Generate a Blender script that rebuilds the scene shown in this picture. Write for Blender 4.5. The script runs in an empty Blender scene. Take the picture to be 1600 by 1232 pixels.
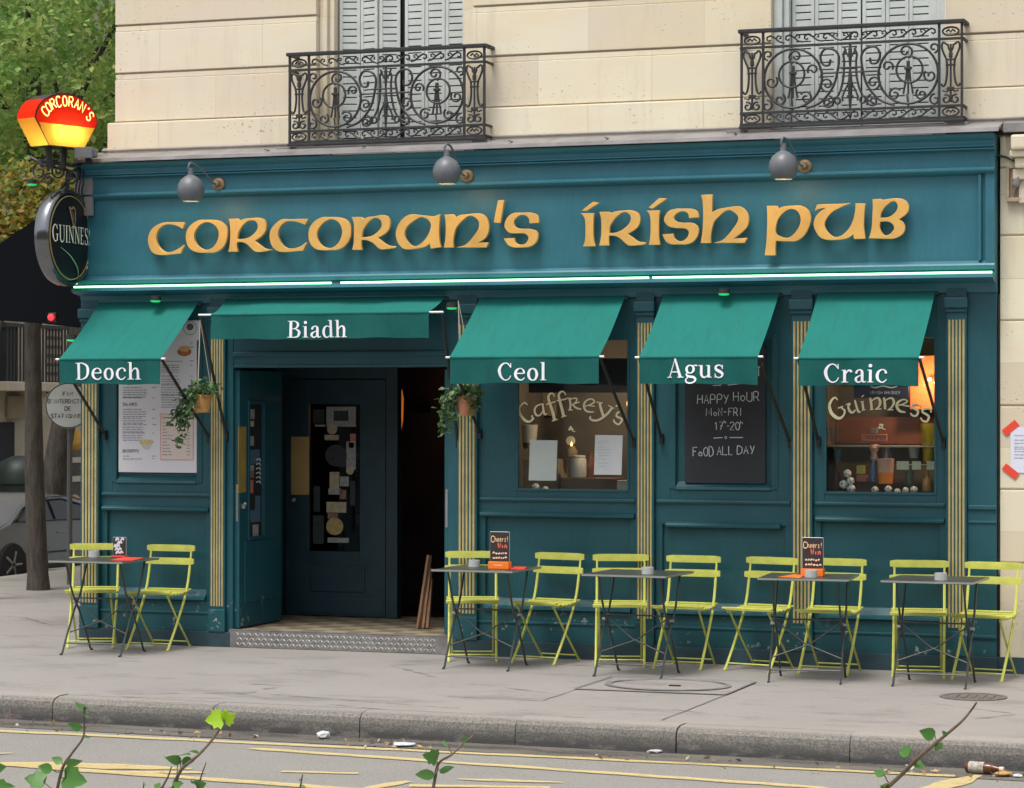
import bpy, bmesh, math, random
from mathutils import Vector, Matrix, noise
R = math.radians
scene = bpy.context.scene
C = scene.collection
rnd = random.Random(7)

# ---------------------------------------------------------------- camera
CAM = Vector((2.800, -18.855, 1.935))
FPX, YAW, PIT, ROL = 3982.0, 0.334569, 0.006007, 0.001250     # focal length in px of a 1600 px wide frame
_r = Vector((math.cos(YAW), math.sin(YAW), 0)); _f0 = Vector((-math.sin(YAW), math.cos(YAW), 0))
_f = _f0*math.cos(PIT) + Vector((0, 0, math.sin(PIT))); _u = Vector((0, 0, math.cos(PIT))) - _f0*math.sin(PIT)
RT = _r*math.cos(ROL) + _u*math.sin(ROL); UP = _u*math.cos(ROL) - _r*math.sin(ROL); FW = _f
cd = bpy.data.cameras.new('camera'); cam = bpy.data.objects.new('camera', cd); C.objects.link(cam)
cd.sensor_width = 36; cd.lens = FPX/1600*36; cd.clip_end = 2000; cd.clip_start = 0.1
m3 = Matrix((RT, UP, -FW)).transposed()
cam.matrix_world = Matrix.Translation(CAM) @ m3.to_4x4()
scene.camera = cam

# ---------------------------------------------------------------- world, sun, exposure
SUN_EL, SUN_AZ = R(66), R(198)      # azimuth measured from +Y towards +X : in front of the facade, a little to the left
w = bpy.data.worlds.new('World'); scene.world = w; w.use_nodes = True
nt = w.node_tree; bg = nt.nodes['Background']
sky = nt.nodes.new('ShaderNodeTexSky'); sky.sky_type = 'NISHITA'; sky.sun_disc = False
sky.sun_elevation = SUN_EL; sky.sun_rotation = SUN_AZ; sky.air_density = 1.0; sky.dust_density = 4.0; sky.ozone_density = 1.0
hs = nt.nodes.new('ShaderNodeHueSaturation'); hs.inputs['Saturation'].default_value = 0.28
nt.links.new(sky.outputs[0], hs.inputs['Color']); nt.links.new(hs.outputs[0], bg.inputs[0])
bg.inputs[1].default_value = 0.15
sd = bpy.data.lights.new('sun', 'SUN'); sd.energy = 1.5; sd.angle = R(20); sd.color = (1, .95, .86)
sun = bpy.data.objects.new('sun', sd); C.objects.link(sun)
sv = Vector((math.sin(SUN_AZ)*math.cos(SUN_EL), math.cos(SUN_AZ)*math.cos(SUN_EL), math.sin(SUN_EL)))
sun.rotation_euler = sv.to_track_quat('Z', 'Y').to_euler(); sun.location = (-3, -8, 12)
vs = scene.view_settings; vs.view_transform = 'Standard'; vs.look = 'None'; vs.exposure = 0.58; vs.gamma = 1

# ---------------------------------------------------------------- measuring helpers (photo pixel -> point on a real plane)
def ray(px, py): return FW + RT*((px-800)/FPX) + UP*((616-py)/FPX)
def at(px, py, Y=0.0):
    d = ray(px, py); return CAM + d*((Y-CAM.y)/d.y)
def atx(px, py, X):
    d = ray(px, py); return CAM + d*((X-CAM.x)/d.x)
def gz(px, py, Z=0.0):
    d = ray(px, py); return CAM + d*((Z-CAM.z)/d.z)

# ---------------------------------------------------------------- materials
MATS = {}
def mat(name, col, rough=.6, metal=0, var=0, vscale=6, bump=0, bscale=40, emit=None, estr=0, spec=.5, stretch=(1,1,1), col2=None, island=None):
    if name in MATS: return MATS[name]
    m = bpy.data.materials.new(name); m.use_nodes = True; MATS[name] = m
    t = m.node_tree; b = t.nodes['Principled BSDF']; L = t.links.new
    b.inputs['Base Color'].default_value = (*col, 1); b.inputs['Roughness'].default_value = rough
    b.inputs['Metallic'].default_value = metal; b.inputs['Specular IOR Level'].default_value = spec
    if emit: b.inputs['Emission Color'].default_value = (*emit, 1); b.inputs['Emission Strength'].default_value = estr
    if var or bump:
        tc = t.nodes.new('ShaderNodeTexCoord'); mp = t.nodes.new('ShaderNodeMapping'); mp.inputs['Scale'].default_value = stretch
        geo = t.nodes.new('ShaderNodeNewGeometry')
        L(geo.outputs['Position'], mp.inputs[0])
    if var:
        n = t.nodes.new('ShaderNodeTexNoise'); n.inputs['Scale'].default_value = vscale; n.inputs['Detail'].default_value = 6; n.inputs['Roughness'].default_value = .65
        L(mp.outputs[0], n.inputs['Vector'])
        rp = t.nodes.new('ShaderNodeValToRGB'); e = rp.color_ramp.elements
        c2 = col2 or tuple(min(1, c*(1+var)) for c in col)
        e[0].position = .3; e[0].color = (*[c*(1-var) for c in col], 1); e[1].position = .7; e[1].color = (*c2, 1)
        L(n.outputs['Fac'], rp.inputs[0]); L(rp.outputs[0], b.inputs['Base Color'])
        rr = t.nodes.new('ShaderNodeMapRange'); rr.inputs[3].default_value = max(0, rough-.12); rr.inputs[4].default_value = min(1, rough+.12)
        L(n.outputs['Fac'], rr.inputs[0]); L(rr.outputs[0], b.inputs['Roughness'])
    if island:
        g2 = t.nodes.new('ShaderNodeNewGeometry'); rp = t.nodes.new('ShaderNodeValToRGB'); els = rp.color_ramp.elements
        while len(els) < len(island): els.new(.5)
        for i, c in enumerate(island): els[i].position = i/(len(island)-1); els[i].color = (*c, 1)
        L(g2.outputs['Random Per Island'], rp.inputs[0]); L(rp.outputs[0], b.inputs['Base Color'])
    if bump:
        n2 = t.nodes.new('ShaderNodeTexNoise'); n2.inputs['Scale'].default_value = bscale; n2.inputs['Detail'].default_value = 5
        bp = t.nodes.new('ShaderNodeBump'); bp.inputs['Strength'].default_value = bump; bp.inputs['Distance'].default_value = .01
        L(mp.outputs[0], n2.inputs['Vector']); L(n2.outputs['Fac'], bp.inputs['Height']); L(bp.outputs[0], b.inputs['Normal'])
    return m

def N(t, kind, **kw):
    n = t.nodes.new(kind)
    for k, v in kw.items():
        if k.startswith('i_'): n.inputs[int(k[2:])].default_value = v
        else: setattr(n, k, v)
    return n
def mixcol(t, fac, a, b):
    m = N(t, 'ShaderNodeMix', data_type='RGBA')
    for sock, v in ((m.inputs[0], fac), (m.inputs[6], a), (m.inputs[7], b)):
        if hasattr(v, 'is_output'): t.links.new(v, sock)
        elif isinstance(v, (int, float)): sock.default_value = v
        else: sock.default_value = (*v, 1)
    return m.outputs[2]
def thresh(t, val, lo, hi):
    r = N(t, 'ShaderNodeMapRange', clamp=True); r.inputs[1].default_value = lo; r.inputs[2].default_value = hi
    t.links.new(val, r.inputs[0]); return r.outputs[0]
def mul(t, a, b):
    m = N(t, 'ShaderNodeMath', operation='MULTIPLY')
    for i, v in enumerate((a, b)):
        if hasattr(v, 'is_output'): t.links.new(v, m.inputs[i])
        else: m.inputs[i].default_value = v
    return m.outputs[0]
def tex(t, vec, scale, detail=5, rough=.6, kind='noise', **kw):
    n = N(t, 'ShaderNodeTexNoise' if kind == 'noise' else 'ShaderNodeTexVoronoi', **kw)
    n.inputs['Scale'].default_value = scale
    if kind == 'noise': n.inputs['Detail'].default_value = detail; n.inputs['Roughness'].default_value = rough
    t.links.new(vec, n.inputs['Vector']); return n
def start(name):
    m = bpy.data.materials.new(name); m.use_nodes = True; MATS[name] = m
    t = m.node_tree; return m, t, t.nodes['Principled BSDF'], N(t, 'ShaderNodeNewGeometry').outputs['Position']
def scaled(t, vec, s):
    mp = N(t, 'ShaderNodeMapping'); mp.inputs['Scale'].default_value = s; t.links.new(vec, mp.inputs[0]); return mp.outputs[0]
def bumpn(t, b, h, strength, dist=.01):
    bp = N(t, 'ShaderNodeBump'); bp.inputs['Strength'].default_value = strength; bp.inputs['Distance'].default_value = dist
    t.links.new(h, bp.inputs['Height']); t.links.new(bp.outputs[0], b.inputs['Normal'])

def teal_paint(name, col, chip=True):
    m, t, b, p = start(name); L = t.links.new
    n = tex(t, p, 3.0, 6); n2 = tex(t, scaled(t, p, (6, 6, 1.2)), 4, 5)
    n7 = tex(t, scaled(t, p, (14, 14, .9)), 5, 6, .7); n8 = tex(t, p, 1.1, 7, .7)
    c = mixcol(t, n.outputs['Fac'], [v*.78 for v in col], [v*1.18 for v in col]); c = mixcol(t, mul(t, thresh(t, n7.outputs['Fac'], .45, .8), .30), c, [v*1.5+.012 for v in col]); c = mixcol(t, mul(t, thresh(t, n8.outputs['Fac'], .52, .72), .4), c, [v*.55+.006 for v in col])
    c = mixcol(t, mul(t, thresh(t, n2.outputs['Fac'], .5, .8), .35), c, [v*.6+.02 for v in col])
    if chip:
        sc = tex(t, scaled(t, p, (1.3, 1.3, .8)), 55, 3, .6); sg = tex(t, p, 2.6, 3); c = mixcol(t, mul(t, thresh(t, sc.outputs['Fac'], .70, .73), thresh(t, sg.outputs['Fac'], .55, .62)), c, (.20, .26, .27))
        n3 = tex(t, p, 22, 4); sep = N(t, 'ShaderNodeSeparateXYZ'); L(p, sep.inputs[0])
        low = thresh(t, sep.outputs[2], .5, .2); n4 = tex(t, p, 5, 3)
        k = mul(t, mul(t, thresh(t, n3.outputs['Fac'], .585, .615), low), thresh(t, n4.outputs['Fac'], .55, .62))
        c = mixcol(t, k, c, (.36, .37, .35))
    L(c, b.inputs['Base Color']); L(thresh(t, n.outputs['Fac'], -.8, 2.2), b.inputs['Roughness'])
    n5 = tex(t, p, 60, 3); bumpn(t, b, n5.outputs['Fac'], .08, .004)
    return m
TEAL = teal_paint('teal_paint', (.0085, .079, .100)); TEAL_LIT = teal_paint('teal_paint_lit', (.022, .132, .178), False)  # one teal paint in two tones: lower front darkened for shade, fascia brighter
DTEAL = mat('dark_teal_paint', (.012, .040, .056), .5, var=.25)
PLINTH = mat('plinth_paint', (.022, .055, .072), .6, var=.3, vscale=5, bump=.15)
GOLD = mat('gold_paint', (.50, .40, .17), .45, var=.2, vscale=8)
LETTER = mat('gilded_letter', (.66, .385, .105), .42, metal=.1, var=.12, vscale=5)
LETTERSIDE = mat('gilded_letter_edge', (.5, .25, .04), .4, metal=.15)
IRON = mat('wrought_iron', (.022, .022, .025), .55, var=.3, vscale=20)
ZINC = mat('zinc_sheet', (.21, .198, .20), .5, var=.3, vscale=4)
BLACKM = mat('black_metal', (.012, .014, .016), .45)
WHITEM = mat('white_paint', (.75, .77, .78), .5)
CREAM = mat('cream_lettering', (.92, .86, .58), .5)
CHALK = mat('chalk', (.62, .66, .66), .9)
SHUT = mat('shutter_paint', (.50, .535, .515), .55, var=.12, vscale=5)
DARK = mat('dark_interior', (.012, .013, .015), .8)
GREYL = mat('lamp_grey_paint', (.115, .125, .14), .42, var=.12, vscale=10)
BRASS = mat('aged_brass', (.24, .17, .095), .45, metal=.3, var=.25, vscale=15)
YEL = mat('lime_yellow_enamel', (.53, .55, .11), .42, var=.14, vscale=12)
DGREEN = mat('dark_grey_enamel', (.038, .044, .042), .36, var=.2)
def canvas(name, col, streak):
    m, t, b, p = start(name); n = tex(t, p, 2.5, 6, .65); n2 = tex(t, scaled(t, p, (7, 1.1, 1.1)), 3, 5, .65); n3 = tex(t, p, 220, 2)
    c = mixcol(t, n.outputs['Fac'], [v*.86 for v in col], [v*1.12 for v in col]); c = mixcol(t, mul(t, thresh(t, n2.outputs['Fac'], .5, .78), streak), c, [v*.45+.012 for v in col]); c = mixcol(t, mul(t, thresh(t, n3.outputs['Fac'], .35, .7), .12), c, [v*1.5+.01 for v in col])
    t.links.new(c, b.inputs['Base Color']); b.inputs['Roughness'].default_value = .85; b.inputs['Specular IOR Level'].default_value = .2
    n4 = tex(t, p, 9, 4); bumpn(t, b, n4.outputs['Fac'], .25, .02); return m
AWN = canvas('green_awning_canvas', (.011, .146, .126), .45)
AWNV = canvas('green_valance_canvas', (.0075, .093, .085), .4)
WTEXT = mat('white_print', (.78, .78, .84), .7)
PAPER = mat('white_paper', (.70, .73, .76), .8, var=.05)
INK = mat('grey_ink', (.16, .16, .18), .9)
ORANGE = mat('orange_plastic', (.85, .20, .02), .4)
RED = mat('red_card', (.75, .06, .03), .5)
BARK = mat('bark', (.060, .050, .042), .9, var=.6, vscale=7, bump=.9, bscale=18, stretch=(3, 3, .7))
def glass(name, refl=.1, tint=(.9, .95, .95)):
    m = bpy.data.materials.new(name); m.use_nodes = True; MATS[name] = m; t = m.node_tree; t.nodes.remove(t.nodes['Principled BSDF'])
    o = t.nodes['Material Output']; tr = N(t, 'ShaderNodeBsdfTransparent'); tr.inputs[0].default_value = (*tint, 1)
    gl = N(t, 'ShaderNodeBsdfGlossy'); gl.inputs['Roughness'].default_value = .02; gl.inputs[0].default_value = (.9, .95, 1, 1)
    fr = N(t, 'ShaderNodeFresnel'); fr.inputs[0].default_value = 1.45
    ad = N(t, 'ShaderNodeMath', operation='ADD', use_clamp=True); ad.inputs[1].default_value = refl-.04; t.links.new(fr.outputs[0], ad.inputs[0])
    mx = N(t, 'ShaderNodeMixShader'); t.links.new(ad.outputs[0], mx.inputs[0]); t.links.new(tr.outputs[0], mx.inputs[1]); t.links.new(gl.outputs[0], mx.inputs[2])
    t.links.new(mx.outputs[0], o.inputs[0]); return m
GLASS = glass('window_glass', .06)

def leafmat(name, island, rough=.5, tr=.4, clump=None):
    m = mat(name, island[0], rough, island=island); t = m.node_tree; b = t.nodes['Principled BSDF']; src = b.inputs['Base Color'].links[0].from_socket
    if clump:
        p = N(t, 'ShaderNodeNewGeometry').outputs['Position']; n = tex(t, p, 1.9, 3, .55); src = mixcol(t, mul(t, thresh(t, n.outputs['Fac'], .48, .66), .75), src, clump); t.links.new(src, b.inputs['Base Color'])
    tl = N(t, 'ShaderNodeBsdfTranslucent'); gm = N(t, 'ShaderNodeGamma'); gm.inputs[1].default_value = .72; t.links.new(src, gm.inputs[0]); t.links.new(gm.outputs[0], tl.inputs[0]); mx = N(t, 'ShaderNodeMixShader'); mx.inputs[0].default_value = tr
    t.links.new(b.outputs[0], mx.inputs[1]); t.links.new(tl.outputs[0], mx.inputs[2]); t.links.new(mx.outputs[0], t.nodes['Material Output'].inputs[0]); return m

# ---------------------------------------------------------------- mesh helpers
def tag(o, label=None, cat=None, group=None, kind=None):
    if label: o['label'] = label
    if cat: o['category'] = cat
    if group: o['group'] = group
    if kind: o['kind'] = kind
    return o
def thing(name, label, cat, loc=(0, 0, 0), group=None, rz=0):
    o = bpy.data.objects.new(name, None); C.objects.link(o); o.location = loc; o.rotation_euler.z = rz
    o.empty_display_size = .1
    return tag(o, label, cat, group)
def wloc(o):
    v = Vector((0, 0, 0))
    while o: v += Vector(o.location); o = o.parent
    return v
class MB:
    def __init__(s, lift=(0, -.0003, 0)): s.v = []; s.f = []; s.lift = Vector(lift); s.k = 0
    def vert(s, p): s.v.append(Vector(p)); return len(s.v)-1
    def face(s, pts): s.f.append([s.vert(p) for p in pts])
    def box(s, x0, x1, y0, y1, z0, z1, b=0, M=None):
        if x0 > x1: x0, x1 = x1, x0
        if y0 > y1: y0, y1 = y1, y0
        if z0 > z1: z0, z1 = z1, z0
        bm = bmesh.new(); vs_ = [bm.verts.new((x, y, z)) for x in (x0, x1) for y in (y0, y1) for z in (z0, z1)]
        for q in ((0, 1, 3, 2), (4, 6, 7, 5), (0, 4, 5, 1), (2, 3, 7, 6), (0, 2, 6, 4), (1, 5, 7, 3)): bm.faces.new([vs_[i] for i in q])
        if b: bmesh.ops.bevel(bm, geom=bm.edges[:], offset=min(b, .45*min(x1-x0, y1-y0, z1-z0)), segments=2, profile=.6, affect='EDGES')
        s.bm(bm, M); return s
    def bm(s, bm, M=None):
        k = len(s.v); bm.verts.index_update()
        for v in bm.verts: s.v.append((M @ v.co) if M else v.co.copy())
        for f in bm.faces: s.f.append([k+v.index for v in f.verts])
        bm.free()
    def tube(s, pts, r, seg=8, caps=True):
        pts = [Vector(p) for p in pts]; n = len(pts); rr = r if isinstance(r, (list, tuple)) else [r]*n
        k0 = len(s.v); prev = None
        for i, p in enumerate(pts):
            d = (pts[min(i+1, n-1)]-pts[max(i-1, 0)]).normalized()
            if prev is None:
                a = Vector((0, 0, 1)) if abs(d.z) < .9 else Vector((1, 0, 0)); u = d.cross(a).normalized()
            else: u = (prev - d*prev.dot(d)).normalized()
            prev = u; v = d.cross(u)
            for j in range(seg):
                t = 2*math.pi*j/seg; s.v.append(p + (u*math.cos(t)+v*math.sin(t))*rr[i])
        for i in range(n-1):
            for j in range(seg):
                a = k0+i*seg+j; b = k0+i*seg+(j+1) % seg; s.f.append([a, b, b+seg, a+seg])
        if caps: s.f.append([k0+j for j in range(seg)][::-1]); s.f.append([k0+(n-1)*seg+j for j in range(seg)])
        return s
    def lathe(s, prof, M=Matrix(), seg=24, cap=True):
        k0 = len(s.v); n = len(prof)
        for (r, h) in prof:
            for j in range(seg):
                t = 2*math.pi*j/seg; s.v.append(M @ Vector((r*math.cos(t), r*math.sin(t), h)))
        for i in range(n-1):
            for j in range(seg):
                a = k0+i*seg+j; b = k0+i*seg+(j+1) % seg; s.f.append([a, b, b+seg, a+seg])
        if cap and prof[0][0] > 1e-4: s.f.append([k0+j for j in range(seg)][::-1])
        if cap and prof[-1][0] > 1e-4: s.f.append([k0+(n-1)*seg+j for j in range(seg)])
        return s
    def sphere(s, c, r, seg=14, sc=(1, 1, 1)):
        prof = [(max(1e-5, math.sin(math.pi*i/8)), -math.cos(math.pi*i/8)) for i in range(9)]
        return s.lathe(prof, Matrix.Translation(c) @ Matrix.Diagonal((r*sc[0], r*sc[1], r*sc[2], 1)), seg)
    def profile(s, prof, x0, x1):      # closed (y,z) profile swept along x
        n = len(prof); k = len(s.v)
        for x in (x0, x1):
            for (y, z) in prof: s.v.append(Vector((x, y, z)))
        for i in range(n): j = (i+1) % n; s.f.append([k+i, k+j, k+n+j, k+n+i])
        s.f.append([k+i for i in range(n)][::-1]); s.f.append([k+n+i for i in range(n)]); return s
    def prism(s, pts, off):            # planar polygon pushed by a vector
        off = Vector(off); n = len(pts); k = len(s.v)
        for p in pts: s.v.append(Vector(p))
        for p in pts: s.v.append(Vector(p)+off)
        s.f.append([k+i for i in range(n)][::-1]); s.f.append([k+n+i for i in range(n)])
        for i in range(n): j = (i+1) % n; s.f.append([k+i, k+j, k+n+j, k+n+i])
        return s
    def stroke(s, pts, fn, smooth=4, th=None):   # pen stroke: (u,v,width) -> strip; fn maps (u,v) to a world point
        P = spline([(Vector((p[0], p[1], p[2]))) for p in pts], smooth) if len(pts) > 2 and smooth else [Vector(p) for p in pts]
        n = len(P); k = len(s.v); s.k += 1; up = s.lift*(s.k % 7+1)
        for i, p in enumerate(P):
            d = P[min(i+1, n-1)]-P[max(i-1, 0)]; l = math.hypot(d.x, d.y) or 1; nx, ny = -d.y/l*p.z/2, d.x/l*p.z/2
            s.v.append(Vector(fn(p.x+nx, p.y+ny))+up); s.v.append(Vector(fn(p.x-nx, p.y-ny))+up)
        for i in range(n-1): a = k+2*i; s.f.append([a, a+1, a+3, a+2])
        return s
    def disc(s, u, v, r, fn, seg=14, ry=None):
        s.k += 1; s.face([Vector(fn(u+r*math.cos(2*math.pi*i/seg), v+(ry or r)*math.sin(2*math.pi*i/seg)))+s.lift*(s.k % 7+1) for i in range(seg)]); return s
    def rect(s, u0, v0, u1, v1, fn):
        s.k += 1; s.face([Vector(fn(*q))+s.lift*(s.k % 7+1) for q in ((u0, v0), (u1, v0), (u1, v1), (u0, v1))]); return s
    def build(s, name, m, parent=None, smooth=False, fix=True):
        me = bpy.data.meshes.new(name); o = wloc(parent) if parent else Vector((0, 0, 0))
        me.from_pydata([tuple(v-o) for v in s.v], [], s.f); me.validate()
        if fix:
            b = bmesh.new(); b.from_mesh(me); bmesh.ops.recalc_face_normals(b, faces=b.faces); b.to_mesh(me); b.free()
        ob = bpy.data.objects.new(name, me); C.objects.link(ob)
        for x in (m if isinstance(m, list) else [m]): me.materials.append(x)
        if smooth:
            for p in me.polygons: p.use_smooth = True
            try: me.set_sharp_from_angle(angle=R(40))
            except Exception: pass
        ob.parent = parent; return ob
def spline(P, sub, closed=False):
    n = len(P); out = []
    for i in range(n if closed else n-1):
        p1 = P[i]; p2 = P[(i+1) % n]; p0 = P[i-1] if (closed or i > 0) else p1; p3 = P[(i+2) % n] if (closed or i+2 < n) else p2
        for j in range(sub):
            t = j/sub; out.append(.5*((2*p1)+(p2-p0)*t+(2*p0-5*p1+4*p2-p3)*t*t+(3*p1-p0-3*p2+p3)*t**3))
    if not closed: out.append(P[-1])
    return out
def outline(loop, sub=5):              # (x,y[,1]) with 1 = corner -> dense loop
    n = len(loop); cor = [i for i in range(n) if len(loop[i]) > 2]; V2 = [Vector((p[0], p[1], 0)) for p in loop]
    if not cor: return spline(V2, sub, True)
    out = []
    for a in range(len(cor)):
        i, j = cor[a], cor[(a+1) % len(cor)]
        if j <= i: j += n
        seg = [V2[k % n] for k in range(i, j+1)]
        out += (spline(seg, sub) if len(seg) > 2 else seg)[:-1]
    return out
def filled(loops, fn, name, m, parent, extrude, bevel=0):   # outlined shape with holes, given thickness, upright on the wall
    cu = bpy.data.curves.new('tmp', 'CURVE'); cu.dimensions = '2D'; cu.fill_mode = 'BOTH'; cu.extrude = extrude; cu.bevel_depth = bevel
    for lp in loops:
        pts = [fn(p.x, p.y) for p in outline(lp)]; sp = cu.splines.new('POLY'); sp.points.add(len(pts)-1); sp.use_cyclic_u = True
        for q, p in zip(sp.points, pts): q.co = (p[0], p[2], 0, 1)
        y0 = pts[0][1]
    to = bpy.data.objects.new('tmp', cu); C.objects.link(to); bpy.context.view_layer.update()
    me = bpy.data.meshes.new_from_object(to.evaluated_get(bpy.context.evaluated_depsgraph_get()))
    bpy.data.objects.remove(to); bpy.data.curves.remove(cu); me.name = name
    o = wloc(parent) if parent else Vector((0, 0, 0))
    for v in me.vertices: x, z, d = v.co; v.co = Vector((x, y0-d-extrude, z))-o
    ob = bpy.data.objects.new(name, me); C.objects.link(ob); ob.parent = parent; me.materials.clear(); me.materials.append(m); return ob
def copy_tree(o, parent=None):
    c = o.copy(); C.objects.link(c); c.parent = parent
    for ch in list(o.children): copy_tree(ch, c)
    return c
def struct(mb, name, m, **k): return tag(mb.build(name, m, **k), kind='structure')
def rotz(a): return Matrix.Rotation(a, 4, 'Z')
def leaves(mb, pts, size, jitter=.4, up=.3):       # small folded leaves scattered on points
    for p in pts:
        s = size*rnd.uniform(1-jitter, 1+jitter); a = rnd.uniform(0, 6.283); el = rnd.gauss(0, .6)
        d = Vector((math.cos(a)*math.cos(el), math.sin(a)*math.cos(el), math.sin(el)-up)).normalized()
        n = Vector((rnd.gauss(0, .7), rnd.gauss(0, .7), 1)).normalized(); q = d.cross(n).normalized(); n = q.cross(d)
        p = Vector(p); k = len(mb.v)
        mb.v += [p, p+d*s*.45+q*s*.34+n*s*.06, p+d*s, p+d*s*.45-q*s*.34+n*s*.06]
        mb.f += [[k, k+1, k+2], [k, k+2, k+3]]

# ================================================================ GROUND
def m_road():
    m, t, b, p = start('worn_asphalt'); L = t.links.new
    n = tex(t, p, 1.3, 6); n2 = tex(t, p, 60, 4, .8); n3 = tex(t, p, 85, 3)
    c = mixcol(t, n.outputs['Fac'], (.145, .141, .130), (.225, .218, .203))
    c = mixcol(t, thresh(t, n2.outputs['Fac'], .35, .75), c, (.32, .308, .285))
    c = mixcol(t, thresh(t, n3.outputs['Fac'], .58, .68), c, (.09, .088, .082))
    L(c, b.inputs['Base Color']); b.inputs['Roughness'].default_value = .8; bumpn(t, b, n2.outputs['Fac'], .5, .006); return m
def m_pave():
    m, t, b, p = start('pavement_asphalt'); L = t.links.new
    n = tex(t, p, .9, 6); n2 = tex(t, p, 130, 3); n3 = tex(t, scaled(t, p, (.7, 1.3, 1)), 1.6, 8, .72)
    c = mixcol(t, n.outputs['Fac'], (.218, .205, .196), (.310, .288, .272))
    c = mixcol(t, mul(t, thresh(t, n3.outputs['Fac'], .52, .63), .62), c, (.15, .142, .138))      # old damp stains
    c = mixcol(t, mul(t, thresh(t, n2.outputs['Fac'], .5, .72), .5), c, (.42, .39, .37)); g1 = tex(t, p, 75, 4, .8); c = mixcol(t, mul(t, thresh(t, g1.outputs['Fac'], .52, .68), .45), c, (.13, .125, .12)); gum = tex(t, p, 5.5, kind='voronoi'); c = mixcol(t, mul(t, thresh(t, gum.outputs['Distance'], .11, .085), .5), c, (.15, .145, .14))
    v = tex(t, scaled(t, p, (.35, .8, 1)), 1.0, kind='voronoi', feature='DISTANCE_TO_EDGE')
    wob = tex(t, p, 6, 3); ad = N(t, 'ShaderNodeMath', operation='ADD'); L(v.outputs['Distance'], ad.inputs[0]); L(mul(t, wob.outputs['Fac'], .06), ad.inputs[1])
    cr = thresh(t, ad.outputs[0], .040, .034); gate = tex(t, p, .8, 2)
    c = mixcol(t, mul(t, mul(t, cr, thresh(t, gate.outputs['Fac'], .50, .57)), .7), c, (.09, .08, .075))
    L(c, b.inputs['Base Color']); b.inputs['Roughness'].default_value = .75; bumpn(t, b, n2.outputs['Fac'], .25, .004); return m
def m_kerb():
    m, t, b, p = start('granite_kerb'); L = t.links.new
    n = tex(t, p, 2.5, 5); n2 = tex(t, p, 70, 4, .85); sep = N(t, 'ShaderNodeSeparateXYZ'); L(p, sep.inputs[0])
    c = mixcol(t, n.outputs['Fac'], (.15, .142, .128), (.27, .25, .22)); c = mixcol(t, thresh(t, n2.outputs['Fac'], .40, .60), mixcol(t, .6, c, (.03, .03, .03)), mixcol(t, .12, c, (.5, .48, .44))); c = mixcol(t, mul(t, thresh(t, sep.outputs[2], -.012, .002), .6), c, (.40, .36, .33))
    gr = tex(t, scaled(t, p, (2, 2, 6)), 3, 4)
    c = mixcol(t, mul(t, thresh(t, sep.outputs[2], -.045, -.14), thresh(t, gr.outputs['Fac'], .25, .5)), c, (.055, .055, .055))   # gutter grime
    L(c, b.inputs['Base Color']); b.inputs['Roughness'].default_value = .7; bumpn(t, b, n2.outputs['Fac'], .7, .008); return m
ROAD, PAVE, KERB = m_road(), m_pave(), m_kerb()
def m_yellow():
    m, t, b, p = start('worn_yellow_road_paint'); L = t.links.new
    n = tex(t, p, 4.5, 9, .82); n2 = tex(t, p, 60, 3)
    k = thresh(t, n.outputs['Fac'], .53, .74); c = mixcol(t, n2.outputs['Fac'], (.52, .40, .16), (.64, .52, .26))
    L(c, b.inputs['Base Color']); b.inputs['Roughness'].default_value = .75; tr = N(t, 'ShaderNodeBsdfTransparent'); mx = N(t, 'ShaderNodeMixShader')
    ofs = N(t, 'ShaderNodeMath', operation='MULTIPLY_ADD'); ofs.inputs[1].default_value = .70; ofs.inputs[2].default_value = .20; L(k, ofs.inputs[0]); L(ofs.outputs[0], mx.inputs[0]); L(b.outputs[0], mx.inputs[1]); L(tr.outputs[0], mx.inputs[2]); L(mx.outputs[0], t.nodes['Material Output'].inputs[0]); return m
YPAINT = m_yellow()
ZR = -.165
struct(MB().box(-160, 160, -160, 160, ZR-.3, ZR), 'road', ROAD)
KY0, KS = -3.80, -.030                       # kerb line  y = KY0 + KS*(x+3)
def ky(x): return KY0 + KS*(x+3)
pv = MB(); xs = (-9.6, 30)
pv.prism([(-9.6, ky(-9.6)+.2, 0), (30, ky(30)+.2, 0), (30, 1.5, 0), (-7.3, 1.5, 0), (-7.3, 30, 0), (-12.2, 30, 0), (-12.2, -2.2, 0), (-11.4, -3.2, 0)], (0, 0, -.3)); struct(pv, 'pavement', PAVE)
kb = MB(); x = -9.6; kj = [gz(q, 1110).x for q in (300, 573, 847, 1118, 1395)]
cuts = [kj[0]-1.2*i for i in range(4, 0, -1)] + kj + [kj[-1]+1.2*i for i in range(1, 14)]
ang = math.atan(KS)
for a, b in zip(cuts[:-1], cuts[1:]):
    M = Matrix.Translation((a, ky(a), 0)) @ rotz(ang); dz = rnd.uniform(-.006, .006)
    bm = bmesh.new(); L_ = (b-a)/math.cos(ang)-rnd.uniform(.004, .010)
    prof = [(.21, -.3), (.21, dz+.003), (.09, dz+.004), (.035, dz-.008), (.008, dz-.03), (0, dz-.07), (-.006, -.3)]
    v0 = [bm.verts.new((0.0, y, z)) for y, z in prof]; v1 = [bm.verts.new((L_, y, z)) for y, z in prof]
    for i in range(len(prof)-1): bm.faces.new([v0[i], v1[i], v1[i+1], v0[i+1]])
    bm.faces.new(v0); bm.faces.new(v1[::-1]); kb.bm(bm, M)
k2 = MB()
for i in range(12): k2.box(-12.42, -12.21, -2+i*1.2, -.83+i*1.2, -.3, .004, .03)
struct(kb, 'kerb', KERB); struct(k2, 'side_street_kerb', KERB)
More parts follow.
